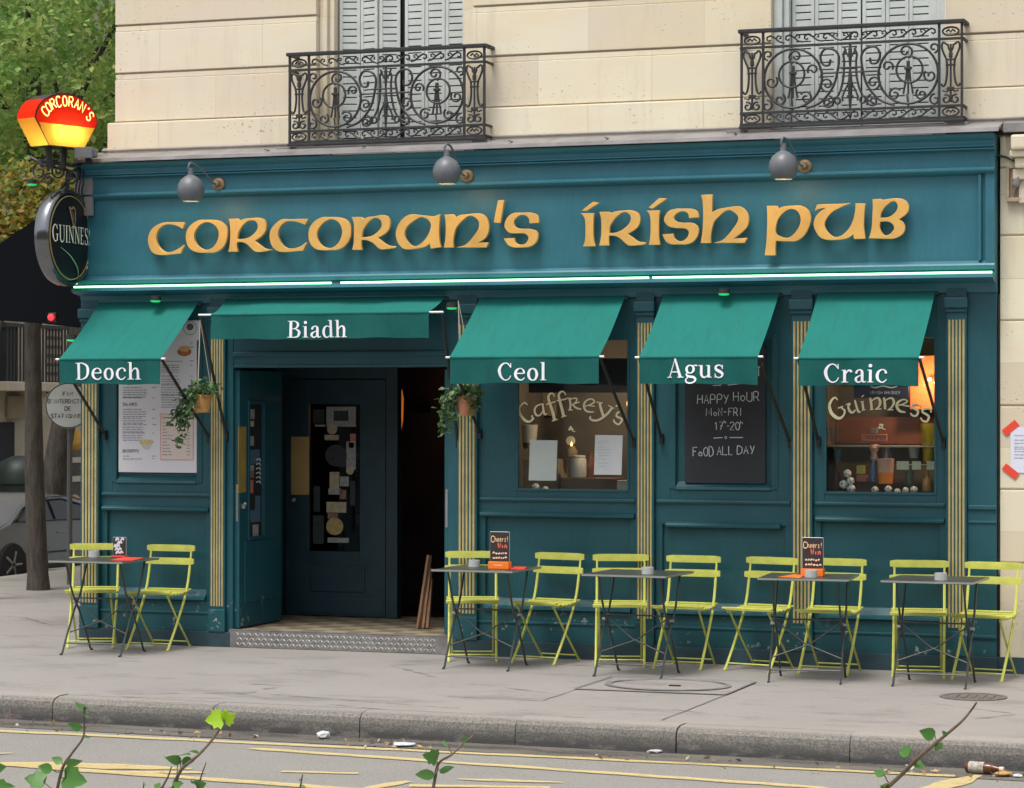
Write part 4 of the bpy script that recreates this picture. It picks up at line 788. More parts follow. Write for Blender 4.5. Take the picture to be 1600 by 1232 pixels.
skline(k, 'FoOD', 1083, 713, 14, 8.4, 1.15, F_, .5, 'o'); skline(k, 'ALL', 1121, 711, 13, 8.6, 1.15, F_, .5); skline(k, 'DAY', 1152, 710, 13, 10, 1.15, F_, .5); skline(k, 'T', 1182, 588, 14, 9, 1.2, F_, .2)
k.build('chalk_writing', CHALK, t_, fix=False)
# notice taped to the stone
n0, n1 = at(1579, 739, .026), at(1630, 668, .026); t_ = thing('notice', 'white printed notice taped to the stone wall with red tape, right of the pub front', 'notice', (n0.x, .026, n0.z))
k = MB(); k.box(n0.x, n1.x, .0235, .0255, n0.z, n1.z); k.build('sheet', mat('lilac_white_paper', (.66, .68, .80), .8), t_)
k = MB(); F2 = lambda u, v: at(u, v, .0228)
for y in (681, 688, 693, 699, 702, 706, 711, 716): textlines(1585, 1624, y, 1, 1.2)
k.build('print', INK, t_, fix=False)
for (x, y, a) in ((1579, 669, 40), (1579, 737, -38), (1630, 669, -40), (1630, 738, 40)):
    p = at(x, y, .0225); M = Matrix.Translation(p) @ Matrix.Rotation(-R(a), 4, 'Y'); k = MB(); k.box(-.062, .062, -.0015, 0, -.027, .027, 0, M); k.build('red_tape', RED, t_)
# niche box with a cable end, upper right
a, b = at(1573, 316, .0), at(1640, 262, .0); t_ = thing('cable_box', 'shallow beige box with a grey cable end, on the stone wall right of the fascia', 'cable box', (a.x, .03, a.z))
k = MB(); k.box(a.x, b.x, -.02, .03, a.z, a.z+.03, .005); k.box(a.x, a.x+.02, -.02, .03, a.z+.03, b.z, .004); k.box(a.x+.02, b.x, .012, .028, a.z+.03, b.z); k.box(a.x, b.x, -.015, .03, b.z, b.z+.02, .004); k.build('box', mat('beige_box', (.38, .29, .2), .7, var=.3, vscale=12), t_)
k = MB(); k.tube(spline([at(1583, 303, -.01), at(1588, 285, -.03), at(1598, 268, -.03), at(1606, 262, -.02)], 5), [.012]*4+[.03]*4+[.026]*4+[.02]*4, 10); k.build('cable_end', STEEL, t_, True)
k = MB(); k.tube(spline([at(1558, 243, .0), at(1575, 247, .02), at(1592, 256, .0), at(1600, 262, -.02)], 5), .008, 8); k.build('cable', BLACKM, t_, True)

# ================================================================ WINDOW LETTERING AND WINDOW DISPLAYS
def pstrokes(ox, oy, sc, lists, Y, name, m, label, cat):
    c = at(ox+800/sc, oy+300/sc, Y); t_ = MB()
    F = lambda u, v: at(ox+u/sc, oy+v/sc, Y)
    dk = MB(); dk2 = lambda u, v: at(ox+u/sc+.6, oy+v/sc+.7, Y+.0035)
    for s_ in lists:
        if s_[0] == 'o': t_.disc(s_[1], s_[2], s_[3], F); dk.disc(s_[1], s_[2], s_[3]*1.15, dk2)
        else: t_.stroke(s_, F); dk.stroke([(p[0], p[1], p[2]*1.25) for p in s_], dk2)
    o = thing(name, label, cat, c); t_.build('letters', m, o, fix=False); dk.build('letter_shadow', DARK, o, fix=False); return o
CAF = [[(200,275,16),(165,250,22),(115,290,28),(95,350,32),(120,420,36),(170,480,38),(220,500,30),(270,470,26),(262,412,16)],[(160,245,10),(205,280,14)],[(295,470,12),(255,420,14)],[(400,265,16),(330,290,22),(300,340,28),(310,400,28),(350,420,22),(390,390,18),(410,340,14)],[(405,260,26),(415,340,28),(430,400,28),(465,395,14)],
 [(560,170,14),(540,130,18),(500,135,28),(480,180,32),(500,260,36),(540,380,40),(560,480,40)],[(450,275,20),(570,235,20)],[(525,492,16),(602,465,16)],[(710,150,14),(680,105,18),(640,110,28),(615,150,32),(630,230,36),(660,340,40),(680,430,40)],[(590,225,20),(720,200,20)],[(650,440,16),(717,420,16)],
 [(755,190,28),(770,260,28),(765,345,28)],[(720,188,14),(785,192,14)],[(770,205,14),(820,190,20),(855,200,22),(840,240,20),(790,280,14)],[(790,275,14),(890,240,20)],[(800,280,22),(850,320,28),(912,335,20)],[(738,345,14),(802,345,14)],
 [(950,300,14),(1030,275,18),(1085,240,22),(1060,205,20),(1010,205,22),(960,245,28),(948,300,30),(975,355,30),(1030,372,26),(1080,368,14)],[(990,285,12),(1090,297,18)],[(1110,240,14),(1195,255,14)],[(1155,255,34),(1175,340,36),(1205,430,36)],[(1320,310,34),(1270,380,34),(1200,440,34),(1130,480,30),(1060,480,28),(1025,450,24),(1040,425,14)],[(1265,285,14),(1342,325,14)],[(1365,288,20),(1385,300,20)],
 [(1415,365,26),(1380,395,26),(1378,430,28),(1420,450,30),(1450,470,30),(1430,510,28),(1400,535,24),(1350,505,24),(1340,470,24)],['o',772,573,17],['o',758,600,16],['o',792,597,16],[(785,605,12),(810,625,14),(832,630,12)]]
pstrokes(800, 600, 8.42, CAF, .026, 'window_lettering', CREAM, 'arched cream lettering with a clover on the left window, below the Ceol awning', 'lettering')
GUI = [[(205,218,14),(170,185,24),(120,230,32),(95,300,40),(120,390,46),(180,450,46),(240,465,36),(290,420,28),(300,360,28),(255,330,16)],[(210,330,16),(280,308,22)],[(160,182,10),(212,222,12)],[(318,285,14),(372,268,26),(350,310,30),(372,370,36),(410,390,30),(450,350,18)],[(440,220,24),(460,300,30),(490,380,30),(522,375,12)],[(540,240,30),(555,350,30)],[(512,242,12),(562,238,12)],[(532,362,12),(586,350,12)],[(530,178,16),(562,153,10)],
 [(645,190,30),(660,270,34),(665,345,32)],[(640,352,12),(695,347,12)],[(662,240,16),(710,200,22),(760,195,30),(782,250,36),(764,310,26),(720,345,16)],[(712,347,14),(797,340,18)],[(832,185,30),(845,270,34),(848,345,32)],[(848,230,16),(900,198,22),(948,200,30),(967,250,36),(942,310,26),(890,352,16)],[(880,354,14),(957,350,18)],
 [(1010,300,16),(1090,275,20),(1150,240,20),(1120,215,20),(1070,220,24),(1015,260,36),(1010,320,38),(1050,370,36),(1125,385,16)],[(1040,282,14),(1182,305,20)],[(1320,320,20),(1310,290,24),(1265,275,28),(1215,290,30),(1215,320,28),(1260,345,30),(1295,375,32),(1270,430,30),(1220,430,26),(1190,395,22)],[(1465,390,20),(1465,350,24),(1415,335,28),(1360,350,30),(1355,385,28),(1410,415,30),(1440,450,32),(1410,510,30),(1350,495,26),(1330,455,22)],['o',783,553,17],['o',772,592,17],['o',812,560,17],['o',806,594,17],[(805,595,14),(830,612,14),(858,618,12)]]
pstrokes(1285, 600, 8.65, GUI, .026, 'window_lettering', CREAM, 'arched cream lettering with a clover on the right window, below the Craic awning', 'lettering')
def solid(name, label, cat, x0, y0, x1, y1, Y, d, m, group=None, b=.004, draw=None):
    a, c = at(x0, y1, Y), at(x1, y0, Y); k = MB(); k.box(a.x, c.x, Y, Y+d, a.z, c.z, b); o = k.build(name, m); return tag(o, label, cat, group)
def cyl(name, label, cat, x0, y0, x1, y1, Y, m, prof=None, group=None):
    a, c = at(x0, y1, Y), at(x1, y0, Y); r = (c.x-a.x)/2; h = c.z-a.z; prof = prof or [(1, 0), (1, 1)]
    k = MB(); k.lathe([(1e-5, prof[0][1]*h)]+[(max(1e-5, p[0]*r), p[1]*h) for p in prof], Matrix.Translation((a.x+r, Y, a.z)), 20); return tag(k.build(name, m, None, True), label, cat, group)
def ball(px, py, r, Y, label, group):
    c = at(px, py, Y); t_ = thing('football', label, 'football', c, group); k = MB(); k.sphere(c, r, 16); k.build('skin', mat('ball_white', (.90, .91, .84), .5), t_, True)
    k = MB(); views = [Vector((.15, -1, .15)), Vector((-.75, -.6, .3)), Vector((.75, -.6, .35)), Vector((-.35, -.6, -.75)), Vector((.45, -.55, -.7)), Vector((.05, -.45, .9))]
    rot = Matrix.Rotation(rnd.uniform(0, 6), 3, Vector((0, 1, 0)))
    for d in views:
        d = (rot @ d).normalized(); a = d.orthogonal().normalized(); b = d.cross(a)
        P = [c+(d*r*.955+(a*math.cos(q*1.2566)+b*math.sin(q*1.2566))*r*.30)*1.0 for q in range(5)]; k.face([c+(p-c).normalized()*r*1.012 for p in P])
    k.build('patch', DARK, t_, fix=True)
# left window
def notice(x0, y0, x1, y1, label, m):
    t_ = thing('notice', label, 'notice', at((x0+x1)/2, y1, .024), 'paper notices in the left window'); k = MB(lift=(0, 0, 0)); P = [at(x, y, .0245) for x, y in ((x0, y0), (x1, y0+.5), (x1-2, y1+.5), (x0-2, y1))]; k.prism(P, (0, .001, 0)); k.build('sheet', m, t_); return t_
t_ = notice(828, 688, 871, 751, 'pale blank sheet of paper stuck in the left window, left of the two', mat('greenish_paper', (.52, .58, .57), .8, var=.06, vscale=3))
t_ = notice(930, 680, 973, 742, 'printed sheet of paper stuck in the left window, right of the two', PAPER)
k = MB(); F2 = lambda u, v: at(u, v, .0238)
for y in (690, 693, 699, 703, 708, 712, 718, 724, 729): textlines(935, 935+rnd.uniform(20, 34), y, 1, .9)
k.build('print', mat('pale_ink', (.38, .42, .48), .9), t_, fix=False)
TAN = mat('tan_card', (.26, .21, .14), .8, var=.2); OFFW = mat('off_white_ceramic', (.50, .50, .45), .4)
cyl('lamp_shade', 'pale tapered lamp shade hanging at the left of the left window', 'lamp shade', 812, 664, 840, 692, .35, OFFW, [(.8, 0), (1, 1)])
solid('tan_box', 'large tan box standing at the left of the left window behind the blank sheet', 'box', 806, 718, 872, 768, .30, .25, TAN)
cyl('jar', 'pale round ceramic jar on the brown box in the left window', 'jar', 892, 712, 916, 746, .30, OFFW, [(.95, 0), (1, .1), (.97, .82), (.8, .9), (.9, .92), (.85, 1.0), (.01, 1.02)])
solid('brown_box', 'flat reddish brown box on the sill of the left window', 'box', 877, 748, 960, 769, .22, .3, mat('brown_card', (.17, .10, .07), .7, var=.2))
solid('white_box', 'small white box at the right corner of the left window sill', 'box', 964, 751, 982, 769, .15, .1, OFFW)
cyl('bottle', 'reddish brown bottle beside the jar in the left window', 'bottle', 916, 706, 930, 747, .36, mat('brown_glass', (.16, .06, .03), .25), [(1, 0), (1, .55), (.5, .75), (.4, 1)])
p = at(892, 689, .5); t_ = thing('wall_clock', 'small pale round disc hanging above the candle in the left window', 'disc', p); k = MB(); k.lathe([(.037, 0), (.037, .012), (1e-5, .014)], Matrix.Translation(p) @ Matrix.Rotation(R(90), 4, 'X'), 20); k.build('face', OFFW, t_)
p = at(893, 705, .45); t_ = thing('candle_lamp', 'small lit candle lamp glowing in the middle of the left window', 'candle lamp', p)
k = MB(); k.lathe([(.012, -.06), (.045, -.05), (.05, 0), (.03, .03), (.03, .04)], Matrix.Translation(p), 16); k.build('glass_holder', mat('amber_glass', (.25, .18, .10), .2), t_, True); k = MB(); k.lathe([(1e-5, .03), (.007, .04), (.006, .055), (1e-5, .075)], Matrix.Translation(p), 8); k.build('flame', mat('flame', (1, .6, .2), .5, emit=(1, .55, .15), estr=6), t_, True)
p = at(983, 631, .5); t_ = thing('wall_light', 'small orange wall light glowing at the right edge of the left window', 'wall light', p); k = MB(); k.sphere(p, .028, 12, (.7, .7, 1.5)); k.build('bulb', mat('orange_bulb', (1, .5, .15), .5, emit=(1, .36, .08), estr=5), t_, True); k = MB(); k.box(p.x-.02, p.x+.02, p.y+.02, p.y+.2, p.z-.06, p.z-.04, .004); k.build('bracket', BRASS, t_)
ball(837, 761, .029, .09, 'small football on the sill of the left window, left of the pair', 'footballs in the left window'); ball(852, 765, .026, .08, 'small football on the sill of the left window, right of the pair', 'footballs in the left window')
solid('roller_blind', 'dark rolled blind across the top of the left window', 'blind', 826, 560, 985, 614, .12, .04, mat('dark_blind', (.03, .022, .028), .8))
solid('framed_picture', 'dim tan panel on the back wall of the left window, behind the letter C', 'panel', 806, 596, 868, 650, .8, .03, mat('tan_panel', (.22, .17, .12), .8, var=.3))
# right window
solid('back_panel', 'reddish wooden panel behind the shelf of the right window', 'panel', 1300, 652, 1462, 694, .62, .04, mat('red_wood', (.16, .055, .03), .5, var=.4, vscale=4, stretch=(1, 1, 4)))
k = MB(); a, c = at(1275, 697, .35), at(1485, 697, .35); k.box(a.x, c.x, .25, .55, a.z-.006, a.z+.006, .002); tag(k.build('glass_shelf', mat('shelf_edge', (.34, .34, .30), .3)), 'thin shelf across the middle of the right window', 'shelf')
t_ = thing('banner', 'dark blue banner lettered IRISH WHISKEY at the top of the right window', 'banner', at(1380, 620, .14))
a, c = at(1334, 622, .14), at(1420, 560, .14); k = MB(); k.box(a.x, c.x, .14, .15, a.z, c.z); k.build('cloth', mat('navy_cloth', (.012, .028, .09), .7), t_); F_ = lambda u, v: at(u, v, .1385)
k = MB(); skline(k, 'IRISH', 1359, 616, 4.2, 4.2, .8, F_); skline(k, 'WHISKEY', 1382, 616, 4.2, 3.6, .8, F_); k.stroke([(1360, 604, 1.6), (1368, 606, 2), (1380, 603.5, 2), (1392, 606, 2), (1402, 604, 1.6)], F_); k.build('lettering', mat('blue_white_print', (.70, .82, .98), .6), t_, fix=False)
solid('orange_lit_panel', 'orange panel at the upper right of the right window, lamp glow added as emission', 'lamp shade', 1422, 556, 1475, 640, .42, .03, mat('orange_glow', (.38, .09, .02), .7, emit=(1, .16, .02), estr=.22))  # lamplight on this panel is put in as weak emission
p = at(1453, 593, .35); t_ = thing('bulb', 'small warm bulb shining in front of the orange panel in the right window', 'bulb', p); k = MB(); k.sphere(p, .014, 10); k.build('glass', mat('warm_bulb', (1, .7, .3), .5, emit=(1, .5, .12), estr=8), t_, True)
cyl('beer_glass', 'tall glass of yellow beer at the right side of the right window', 'glass', 1438, 662, 1464, 722, .30, mat('beer', (.34, .30, .03), .25), [(.62, 0), (.66, .05), (.8, .5), (1, .9), (.98, 1)])
t_ = thing('sign', 'small salmon pink beer sign hanging in the middle of the right window', 'sign', at(1366, 684, .2)); k = MB(); a, c = at(1346, 689, .2), at(1386, 679, .2); k.box(a.x, c.x, .2, .21, a.z, c.z, .004); k.build('plate', mat('salmon_print', (.72, .28, .20), .6), t_); k = MB(); skline(k, 'TROOPER', 1348, 687, 6, 5.4, .9, lambda u, v: at(u, v, .1985)); k.build('lettering', mat('dark_red_print', (.12, .03, .03), .6), t_, fix=False); k = MB(); a, c = at(1361, 677, .2), at(1371, 669, .2); k.box(a.x, c.x, .2, .21, a.z, c.z, .003); k.build('crest', mat('grey_print', (.3, .3, .3), .6), t_)
t_ = thing('sign', 'pale vertical white lettering at the left edge of the right window', 'lettering', at(1303, 690, .2)); k = MB(); F_ = lambda u, v: at(u, v, .2)
for x, y0, y1 in ((1293, 670, 686), (1299, 668, 690), (1304, 668, 688), (1309, 666, 690)): k.stroke([(x, y0, 1.8), (x, y1, 1.8)], F_, 0)
k.stroke([(1293, 671, 1.4), (1297, 670, 1.4), (1298, 684, 1.4), (1293, 686, 1.4)], F_, 0); k.build('letters', mat('dim_white', (.34, .38, .42), .6), t_, fix=False)
cyl('cup', 'teal and white paper cup on the left of the right window display', 'cup', 1303, 702, 1315, 721, .35, mat('teal_cup', (.05, .2, .26), .5), [(.75, 0), (1, 1)])
solid('yellow_box', 'small yellow box in the right window display', 'box', 1338, 728, 1349, 741, .18, .08, mat('yellow_card', (.40, .36, .06), .6))
solid('pink_box', 'small pink box under the yellow box in the right window', 'box', 1338, 743, 1353, 753, .18, .1, mat('pink_card', (.42, .14, .11), .6))
cyl('blue_bottle', 'slim blue and white bottle in the middle of the right window', 'bottle', 1360, 718, 1369, 753, .2, mat('blue_bottle', (.10, .2, .42), .35, var=.5, vscale=50), [(.9, 0), (1, .1), (.95, .6), (.5, .8), (.45, 1)])
t_ = thing('promo_cup', 'large orange and pink cup in the right window display', 'cup', at(1384, 756, .2)); cc = at(1384, 756, .2); hh = at(1384, 717, .2).z-cc.z; k = MB(); k.lathe([(1e-5, 0), (.052, 0), (.058, .45*hh)], Matrix.Translation(cc), 20); k.build('base', mat('orange_cup', (.92, .27, .03), .5), t_, True); k = MB(); k.lathe([(.058, .45*hh), (.064, hh*.97), (.066, hh), (.06, hh)], Matrix.Translation(cc), 20); k.build('rim', mat('pink_cup', (.72, .42, .34), .5), t_, True)
k = MB(); F_ = lambda u, v: at(u, v, .11); skline(k, 'FREE', 1375, 738, 5, 4.6, 1, F_); k.build('print', mat('peach_ink', (.75, .5, .38), .6), t_, fix=False)
t_ = thing('sign', 'row of pale green bunting letters across the right half of the right window', 'bunting', at(1430, 735, .15)); k = MB()
for x0, x1 in ((1401, 1420), (1425, 1439), (1448, 1461)): a, c = at(x0, 734, .15), at(x1, 721, .15); k.box(a.x, c.x, .15, .153, a.z, c.z)
k.stroke([(1400, 727, 1), (1462, 726, 1)], lambda u, v: at(u, v, .149), 0); k.build('flags', mat('pale_green_card', (.62, .72, .56), .7, var=.15, vscale=60), t_)
cyl('green_bottle', 'dark green bottle under the bunting letters in the right window', 'bottle', 1415, 734, 1428, 758, .3, mat('bottle_green', (.05, .13, .10), .3), [(1, 0), (1, .8), (.6, 1)])
solid('cushion', 'low brown wooden crate on the sill of the right window', 'crate', 1338, 755, 1370, 771, .25, .2, mat('crate_wood', (.12, .08, .05), .8, var=.3))
cyl('steel_can', 'grey metal shaker on the right window display, behind the orange cup', 'shaker', 1377, 697, 1393, 718, .40, mat('shaker_steel', (.35, .38, .40), .35, metal=.4), [(1, 0), (.85, .7), (.5, 1)])
cyl('beer_tap', 'pinkish beer tap standing under the salmon sign in the right window', 'beer tap', 1358, 695, 1374, 720, .28, mat('tap_enamel', (.50, .34, .28), .4, var=.4, vscale=40), [(.6, 0), (.8, .2), (.55, .5), (1, .8), (.7, 1)])
cyl('tumbler', 'pale green tumbler below the shelf of the right window, left of the beer glass', 'tumbler', 1419, 697, 1437, 716, .36, mat('pale_glassware', (.34, .42, .36), .25), [(.75, 0), (1, 1)])
cyl('spirit_bottle', 'amber spirit bottle at the far right of the right window sill', 'bottle', 1441, 736, 1455, 768, .3, mat('amber_spirit', (.40, .26, .08), .25), [(1, 0), (1, .6), (.45, .78), (.4, 1)])
cyl('spirit_bottle', 'short dark bottle in the left corner of the right window, behind the footballs', 'bottle', 1300, 730, 1313, 764, .4, mat('dark_spirit', (.12, .05, .04), .25), [(1, 0), (1, .6), (.45, .78), (.4, 1)])
FB = 'footballs in the right window'
for (x, y, r, lab) in ((1324, 740, .030, 'topmost small football of the pile at the left of the right window'), (1329, 752, .030, 'second small football from the top of the pile in the right window'), (1318, 757, .033, 'leftmost small football of the pile in the right window'), (1330, 764, .032, 'bottom small football of the pile in the right window'),
  (1367, 766, .028, 'leftmost football of the row along the right window sill, under the blue bottle'), (1388, 765, .029, 'football on the right window sill under the orange cup'), (1402, 769, .026, 'lowest football in the middle of the row on the right window sill'), (1415, 767, .026, 'football on the right window sill under the green bottle'), (1428, 766, .029, 'rightmost football of the row along the right window sill')): ball(x, y, r, .07, lab, FB)
for nm, loc, e, col in (('window_lamp', at(1448, 600, .22), 14, (1, .58, .32)), ('window_lamp', at(972, 606, .22), 14, (1, .68, .42))):
    l = bpy.data.lights.new(nm, 'POINT'); l.energy = e; l.color = col; l.shadow_soft_size = .03; o = bpy.data.objects.new(nm, l); C.objects.link(o); o.location = loc

# ================================================================ BALCONY RAILINGS
def spiral(cx, cz, r0, r1, a0, turns, n=22, sx=1):
    return [(cx+sx*(r0+(r1-r0)*i/n)*math.cos(a0+turns*6.2832*i/n), cz+(r0+(r1-r0)*i/n)*math.sin(a0+turns*6.2832*i/n)) for i in range(n+1)]
BW, BH, BD = 1.68, .74, .17
def make_balcony():
    t_ = thing('balcony_railing', 'left wrought iron balcony railing with scrollwork, in front of folded grey shutters', 'balcony railing', (0, 0, 0), 'balcony railings')
    hw = BW/2; k = MB(); k.box(-hw-.015, hw+.015, -.03, .03, BH-.028, BH, .005)
    for s in (-1, 1): k.box(s*hw-.02, s*hw+.02, .03, BD, BH-.026, BH-.002, .004)
    k.build('handrail', IRON, t_)
    k = MB(); T = .010
    for z in (0.02, .105, BH-.14): k.box(-hw, hw, -T, T, z-.009, z+.009)
    for x in (-hw+.008, -hw+.175, hw-.175, hw-.008): k.box(x-.009, x+.009, -T*.9, T*.9, 0, BH-.028)
    for s in (-1, 1):
        for z in (.02, .105, BH-.14): k.box(s*hw-.01, s*hw+.01, T, BD, z-.008, z+.008)
    k.box(-hw-.01, hw+.01, -.015, .015, -.010, .008, .003); k.build('frame', IRON, t_)
    def tb(k, pts, r=.0068): k.tube([(x, 0, z) for x, z in pts], r*1.32, 6)
    # two big scroll wheels and the centre ornament
    k = MB()
    for s in (-1, 1):
        cx, cz = s*.435, .355
        tb(k, [(cx+.222*math.cos(a*.1963), cz+.222*math.sin(a*.1963)) for a in range(33)], .0078)
        tb(k, [(cx+s*.01+.098*math.cos(a*.2618), cz+.03+.098*math.sin(a*.2618)) for a in range(25)])
        tb(k, spiral(cx-s*.02, cz+.165, .055, .012, -1.2, 1.2, sx=s)); tb(k, spiral(cx+s*.165, cz-.02, .05, .012, 2.4, 1.2, sx=s)); tb(k, spiral(cx-s*.10, cz-.15, .05, .012, .6, 1.25, sx=s)); tb(k, spiral(cx+s*.1, cz-.155, .045, .01, 2.2, 1.2, sx=s))
        tb(k, spiral(cx+s*.19, cz+.185, .04, .01, -1.5, 1.1, sx=s)); tb(k, spiral(cx+s*.2, cz-.2, .045, .01, 1.6, 1.1, sx=s)); tb(k, spiral(cx-s*.155, cz+.06, .045, .01, -.6, 1.1, sx=s))
        for dx in (-.018, 0, .018): tb(k, [(cx+dx*.4, cz+.06), (cx+dx*.9, cz-.04), (cx+dx*2, cz-.15)], .006)
        k.box(cx-.028, cx+.028, -.014, .014, cz+.03, cz+.05, .004); k.box(cx-.012, cx+.012, -.012, .012, cz+.05, cz+.095, .004); tb(k, [(cx-.01, cz-.15), (cx, cz-.24)], .005)
        # S scrolls towards the middle
        p = [Vector((s*a, b, 0)) for a, b in ((.335, .125), (.22, .17), (.13, .28), (.095, .40), (.085, .50), (.12, .555), (.19, .565), (.225, .51), (.205, .45), (.16, .445), (.15, .485))]
        tb(k, [(q.x, q.y) for q in spline(p, 5)], .0075)
        p = [Vector((s*a, b, 0)) for a, b in ((.20, .135), (.10, .20), (.055, .32), (.045, .45), (.05, .52), (.03, .56))]; tb(k, [(q.x, q.y) for q in spline(p, 5)], .0068)
        tb(k, spiral(s*.175, .30, .055, .012, -1.6, 1.3, sx=s)); tb(k, spiral(s*.17, .165, .05, .012, 1.8, 1.2, sx=s)); tb(k, spiral(s*.10, .17, .035, .01, .4, 1.0, sx=s))
    tb(k, [(-.20, .385), (.20, .385)], .006); tb(k, [(-.10, .42), (.10, .42)], .006); tb(k, [(-.20, .385), (-.225, .37), (-.215, .35)], .005); tb(k, [(.20, .385), (.225, .37), (.215, .35)], .005)
    k.tube([(0, 0, .11), (0, 0, .22), (0, 0, .30), (0, 0, .42), (0, 0, .52), (0, 0, .60)], [.008, .016, .02, .008, .016, .008], 8)
    for z, w_ in ((.2, .05), (.3, .04), (.5, .045), (.55, .03)): k.box(-w_/2, w_/2, -.012, .012, z, z+.012, .003)
    for s in (-1, 1): tb(k, [(0, .32), (s*.035, .26), (s*.06, .20), (s*.055, .17)], .006); tb(k, [(0, .5), (s*.03, .53), (s*.045, .575)], .006)
    k.build('scrollwork', IRON, t_)
    # running scroll friezes
    for z0, nm in ((.0625, 'lower_frieze'), (BH-.085, 'upper_frieze')):
        k = MB(); n = 9; x0, x1 = -hw+.19, hw-.19; st = (x1-x0)/n
        for i in range(n):
            c = x0+st*(i+.5); s = -1 if c < 0 else 1
            tb(k, [(c+s*dx, z0+dz_) for dx, dz_ in [(-.075, -.028), (-.04, -.02), (0, .012), (.03, .028), (.055, .018), (.058, -.002), (.042, -.012), (.030, -.002)]], .0058)
            tb(k, [(c+s*dx, z0+dz_) for dx, dz_ in [(-.01, .004), (-.03, .026), (-.05, .02), (-.048, .004), (-.036, .006)]], .005)
        k.tube([(0, 0, z0-.03), (0, 0, z0), (0, 0, z0+.03)], [.004, .014, .004], 8)
        for s in (-1, 1):
            c = s*(hw-.09); tb(k, [(c+.06*math.cos(a*.3142), z0+.03*math.sin(a*.3142)) for a in range(21)], .006); tb(k, [(c-.035, z0-.005), (c-.015, z0+.012), (c, z0-.006), (c+.015, z0+.012), (c+.035, z0-.005)], .006)
        k.build(nm, IRON, t_)
    # lyre panels at both ends
    for s in (-1, 1):
        k = MB(); c = s*(hw-.09)
        for e in (-1, 1):
            p = [Vector((c+e*a, b, 0)) for a, b in ((.025, .555), (.055, .575), (.066, .54), (.05, .49), (.03, .44), (.026, .36), (.036, .28), (.055, .25), (.07, .27))]; tb(k, [(q.x, q.y) for q in spline(p, 4)], .0065)
            tb(k, spiral(c+e*.035, .155, .035, .01, 1.2, 1.15, sx=e)); tb(k, [(c, .24), (c+e*.03, .21), (c+e*.06, .22)], .006); tb(k, [(c, .5), (c+e*.016, .53), (c+e*.02, .56)], .006)
        tb(k, [(c, .13), (c, .56)], .006); k.box(c-.036, c+.036, -.011, .011, .40, .412); k.box(c-.034, c+.034, -.011, .011, .44, .452); k.box(c-.026, c+.026, -.012, .012, .215, .245, .004); k.box(c-.014, c+.014, -.012, .012, .46, .50, .004)
        k.build('end_panel', IRON, t_)
    k = MB()
    for s in (-1, 1): k.box(s*hw-.12, s*hw+.03, .02, BD, -.055, -.012, .006)
    k.build('support_block', ZINC, t_)
    return t_
bal = make_balcony()
cl, cr = at(605, 228, -.07), at(1331, 200, -.07)
b2 = copy_tree(bal); b2['label'] = 'right wrought iron balcony railing with scrollwork, in front of closed flat grey shutters'
bal.location = ((at(450, 84, -.07).x+at(760, 68, -.07).x)/2, -.07, at(450, 228, -.07).z+.005); b2.location = ((at(1155, 46, -.07).x+at(1507, 27, -.07).x)/2, -.07, at(1507, 187, -.07).z)

# ================================================================ CHAIRS AND TABLES
def make_chair():
    t_ = thing('folding_chair', 'x', 'chair', (0, 0, 0), 'lime yellow folding bistro chairs')
    for z, y, w_ in ((.80, .225, .215), (.695, .198, .218)):
        k = MB(); n = 10; bm = bmesh.new()
        rows = []
        for i in range(n+1):
            x = -w_+2*w_*i/n; bow = .012*(1-(x/w_)**2); e = .75 if i in (0, n) else 1
            rows.append([bm.verts.new((x, y+bow+dy-.006, z+dz_*e)) for dy, dz_ in ((-.008, -.027), (-.010, .0), (-.008, .027), (.008, .027), (.008, -.027))])
        for i in range(n):
            for j in range(5): bm.faces.new([rows[i][j], rows[i][(j+1) % 5], rows[i+1][(j+1) % 5], rows[i+1][j]])
        bm.faces.new(rows[0]); bm.faces.new(rows[-1][::-1]); k.bm(bm); k.build('back_slat', YEL, t_, True)
    k = MB(); ns = 7
    for i in range(ns):
        v = i/(ns-1); y = -.195+.36*v; z = .452+.018*(2*v-1)**2-.010*(1-v)+(.006 if i == 0 else 0); k.box(-.205, .205, y-.021, y+.021, z-.007, z+.007, .006)
    for s in (-1, 1): k.tube([(s*.165, -.19, .437), (s*.165, 0, .436), (s*.165, .16, .442)], .007, 6)
    k.build('seat', YEL, t_, True)
    for s in (-1, 1):
        k = MB(); x = s*.182; k.tube(spline([Vector(p) for p in ((x, .225, .825), (x, .20, .69), (x, .13, .46), (x, -.045, .20), (x, -.20, .008))], 4), [.0085]*5+[.0105]*12, 6); k.box(x-.011, x+.011, -.215, -.187, 0, .014, .004); k.build('leg', YEL, t_, True)
        k = MB(); x = s*.160; k.tube([(x, -.165, .435), (x, .03, .215), (x, .235, .008)], .0088, 6); k.box(x-.01, x+.01, .222, .248, 0, .014, .004); k.build('leg', YEL, t_, True)
    k = MB(); k.tube([(-.182, -.165, .055), (.182, -.165, .055)], .0062, 6); k.build('stretcher', YEL, t_); k = MB(); k.tube([(-.160, .20, .045), (.160, .20, .045)], .0062, 6); k.build('stretcher', YEL, t_)
    return t_
chair = make_chair()
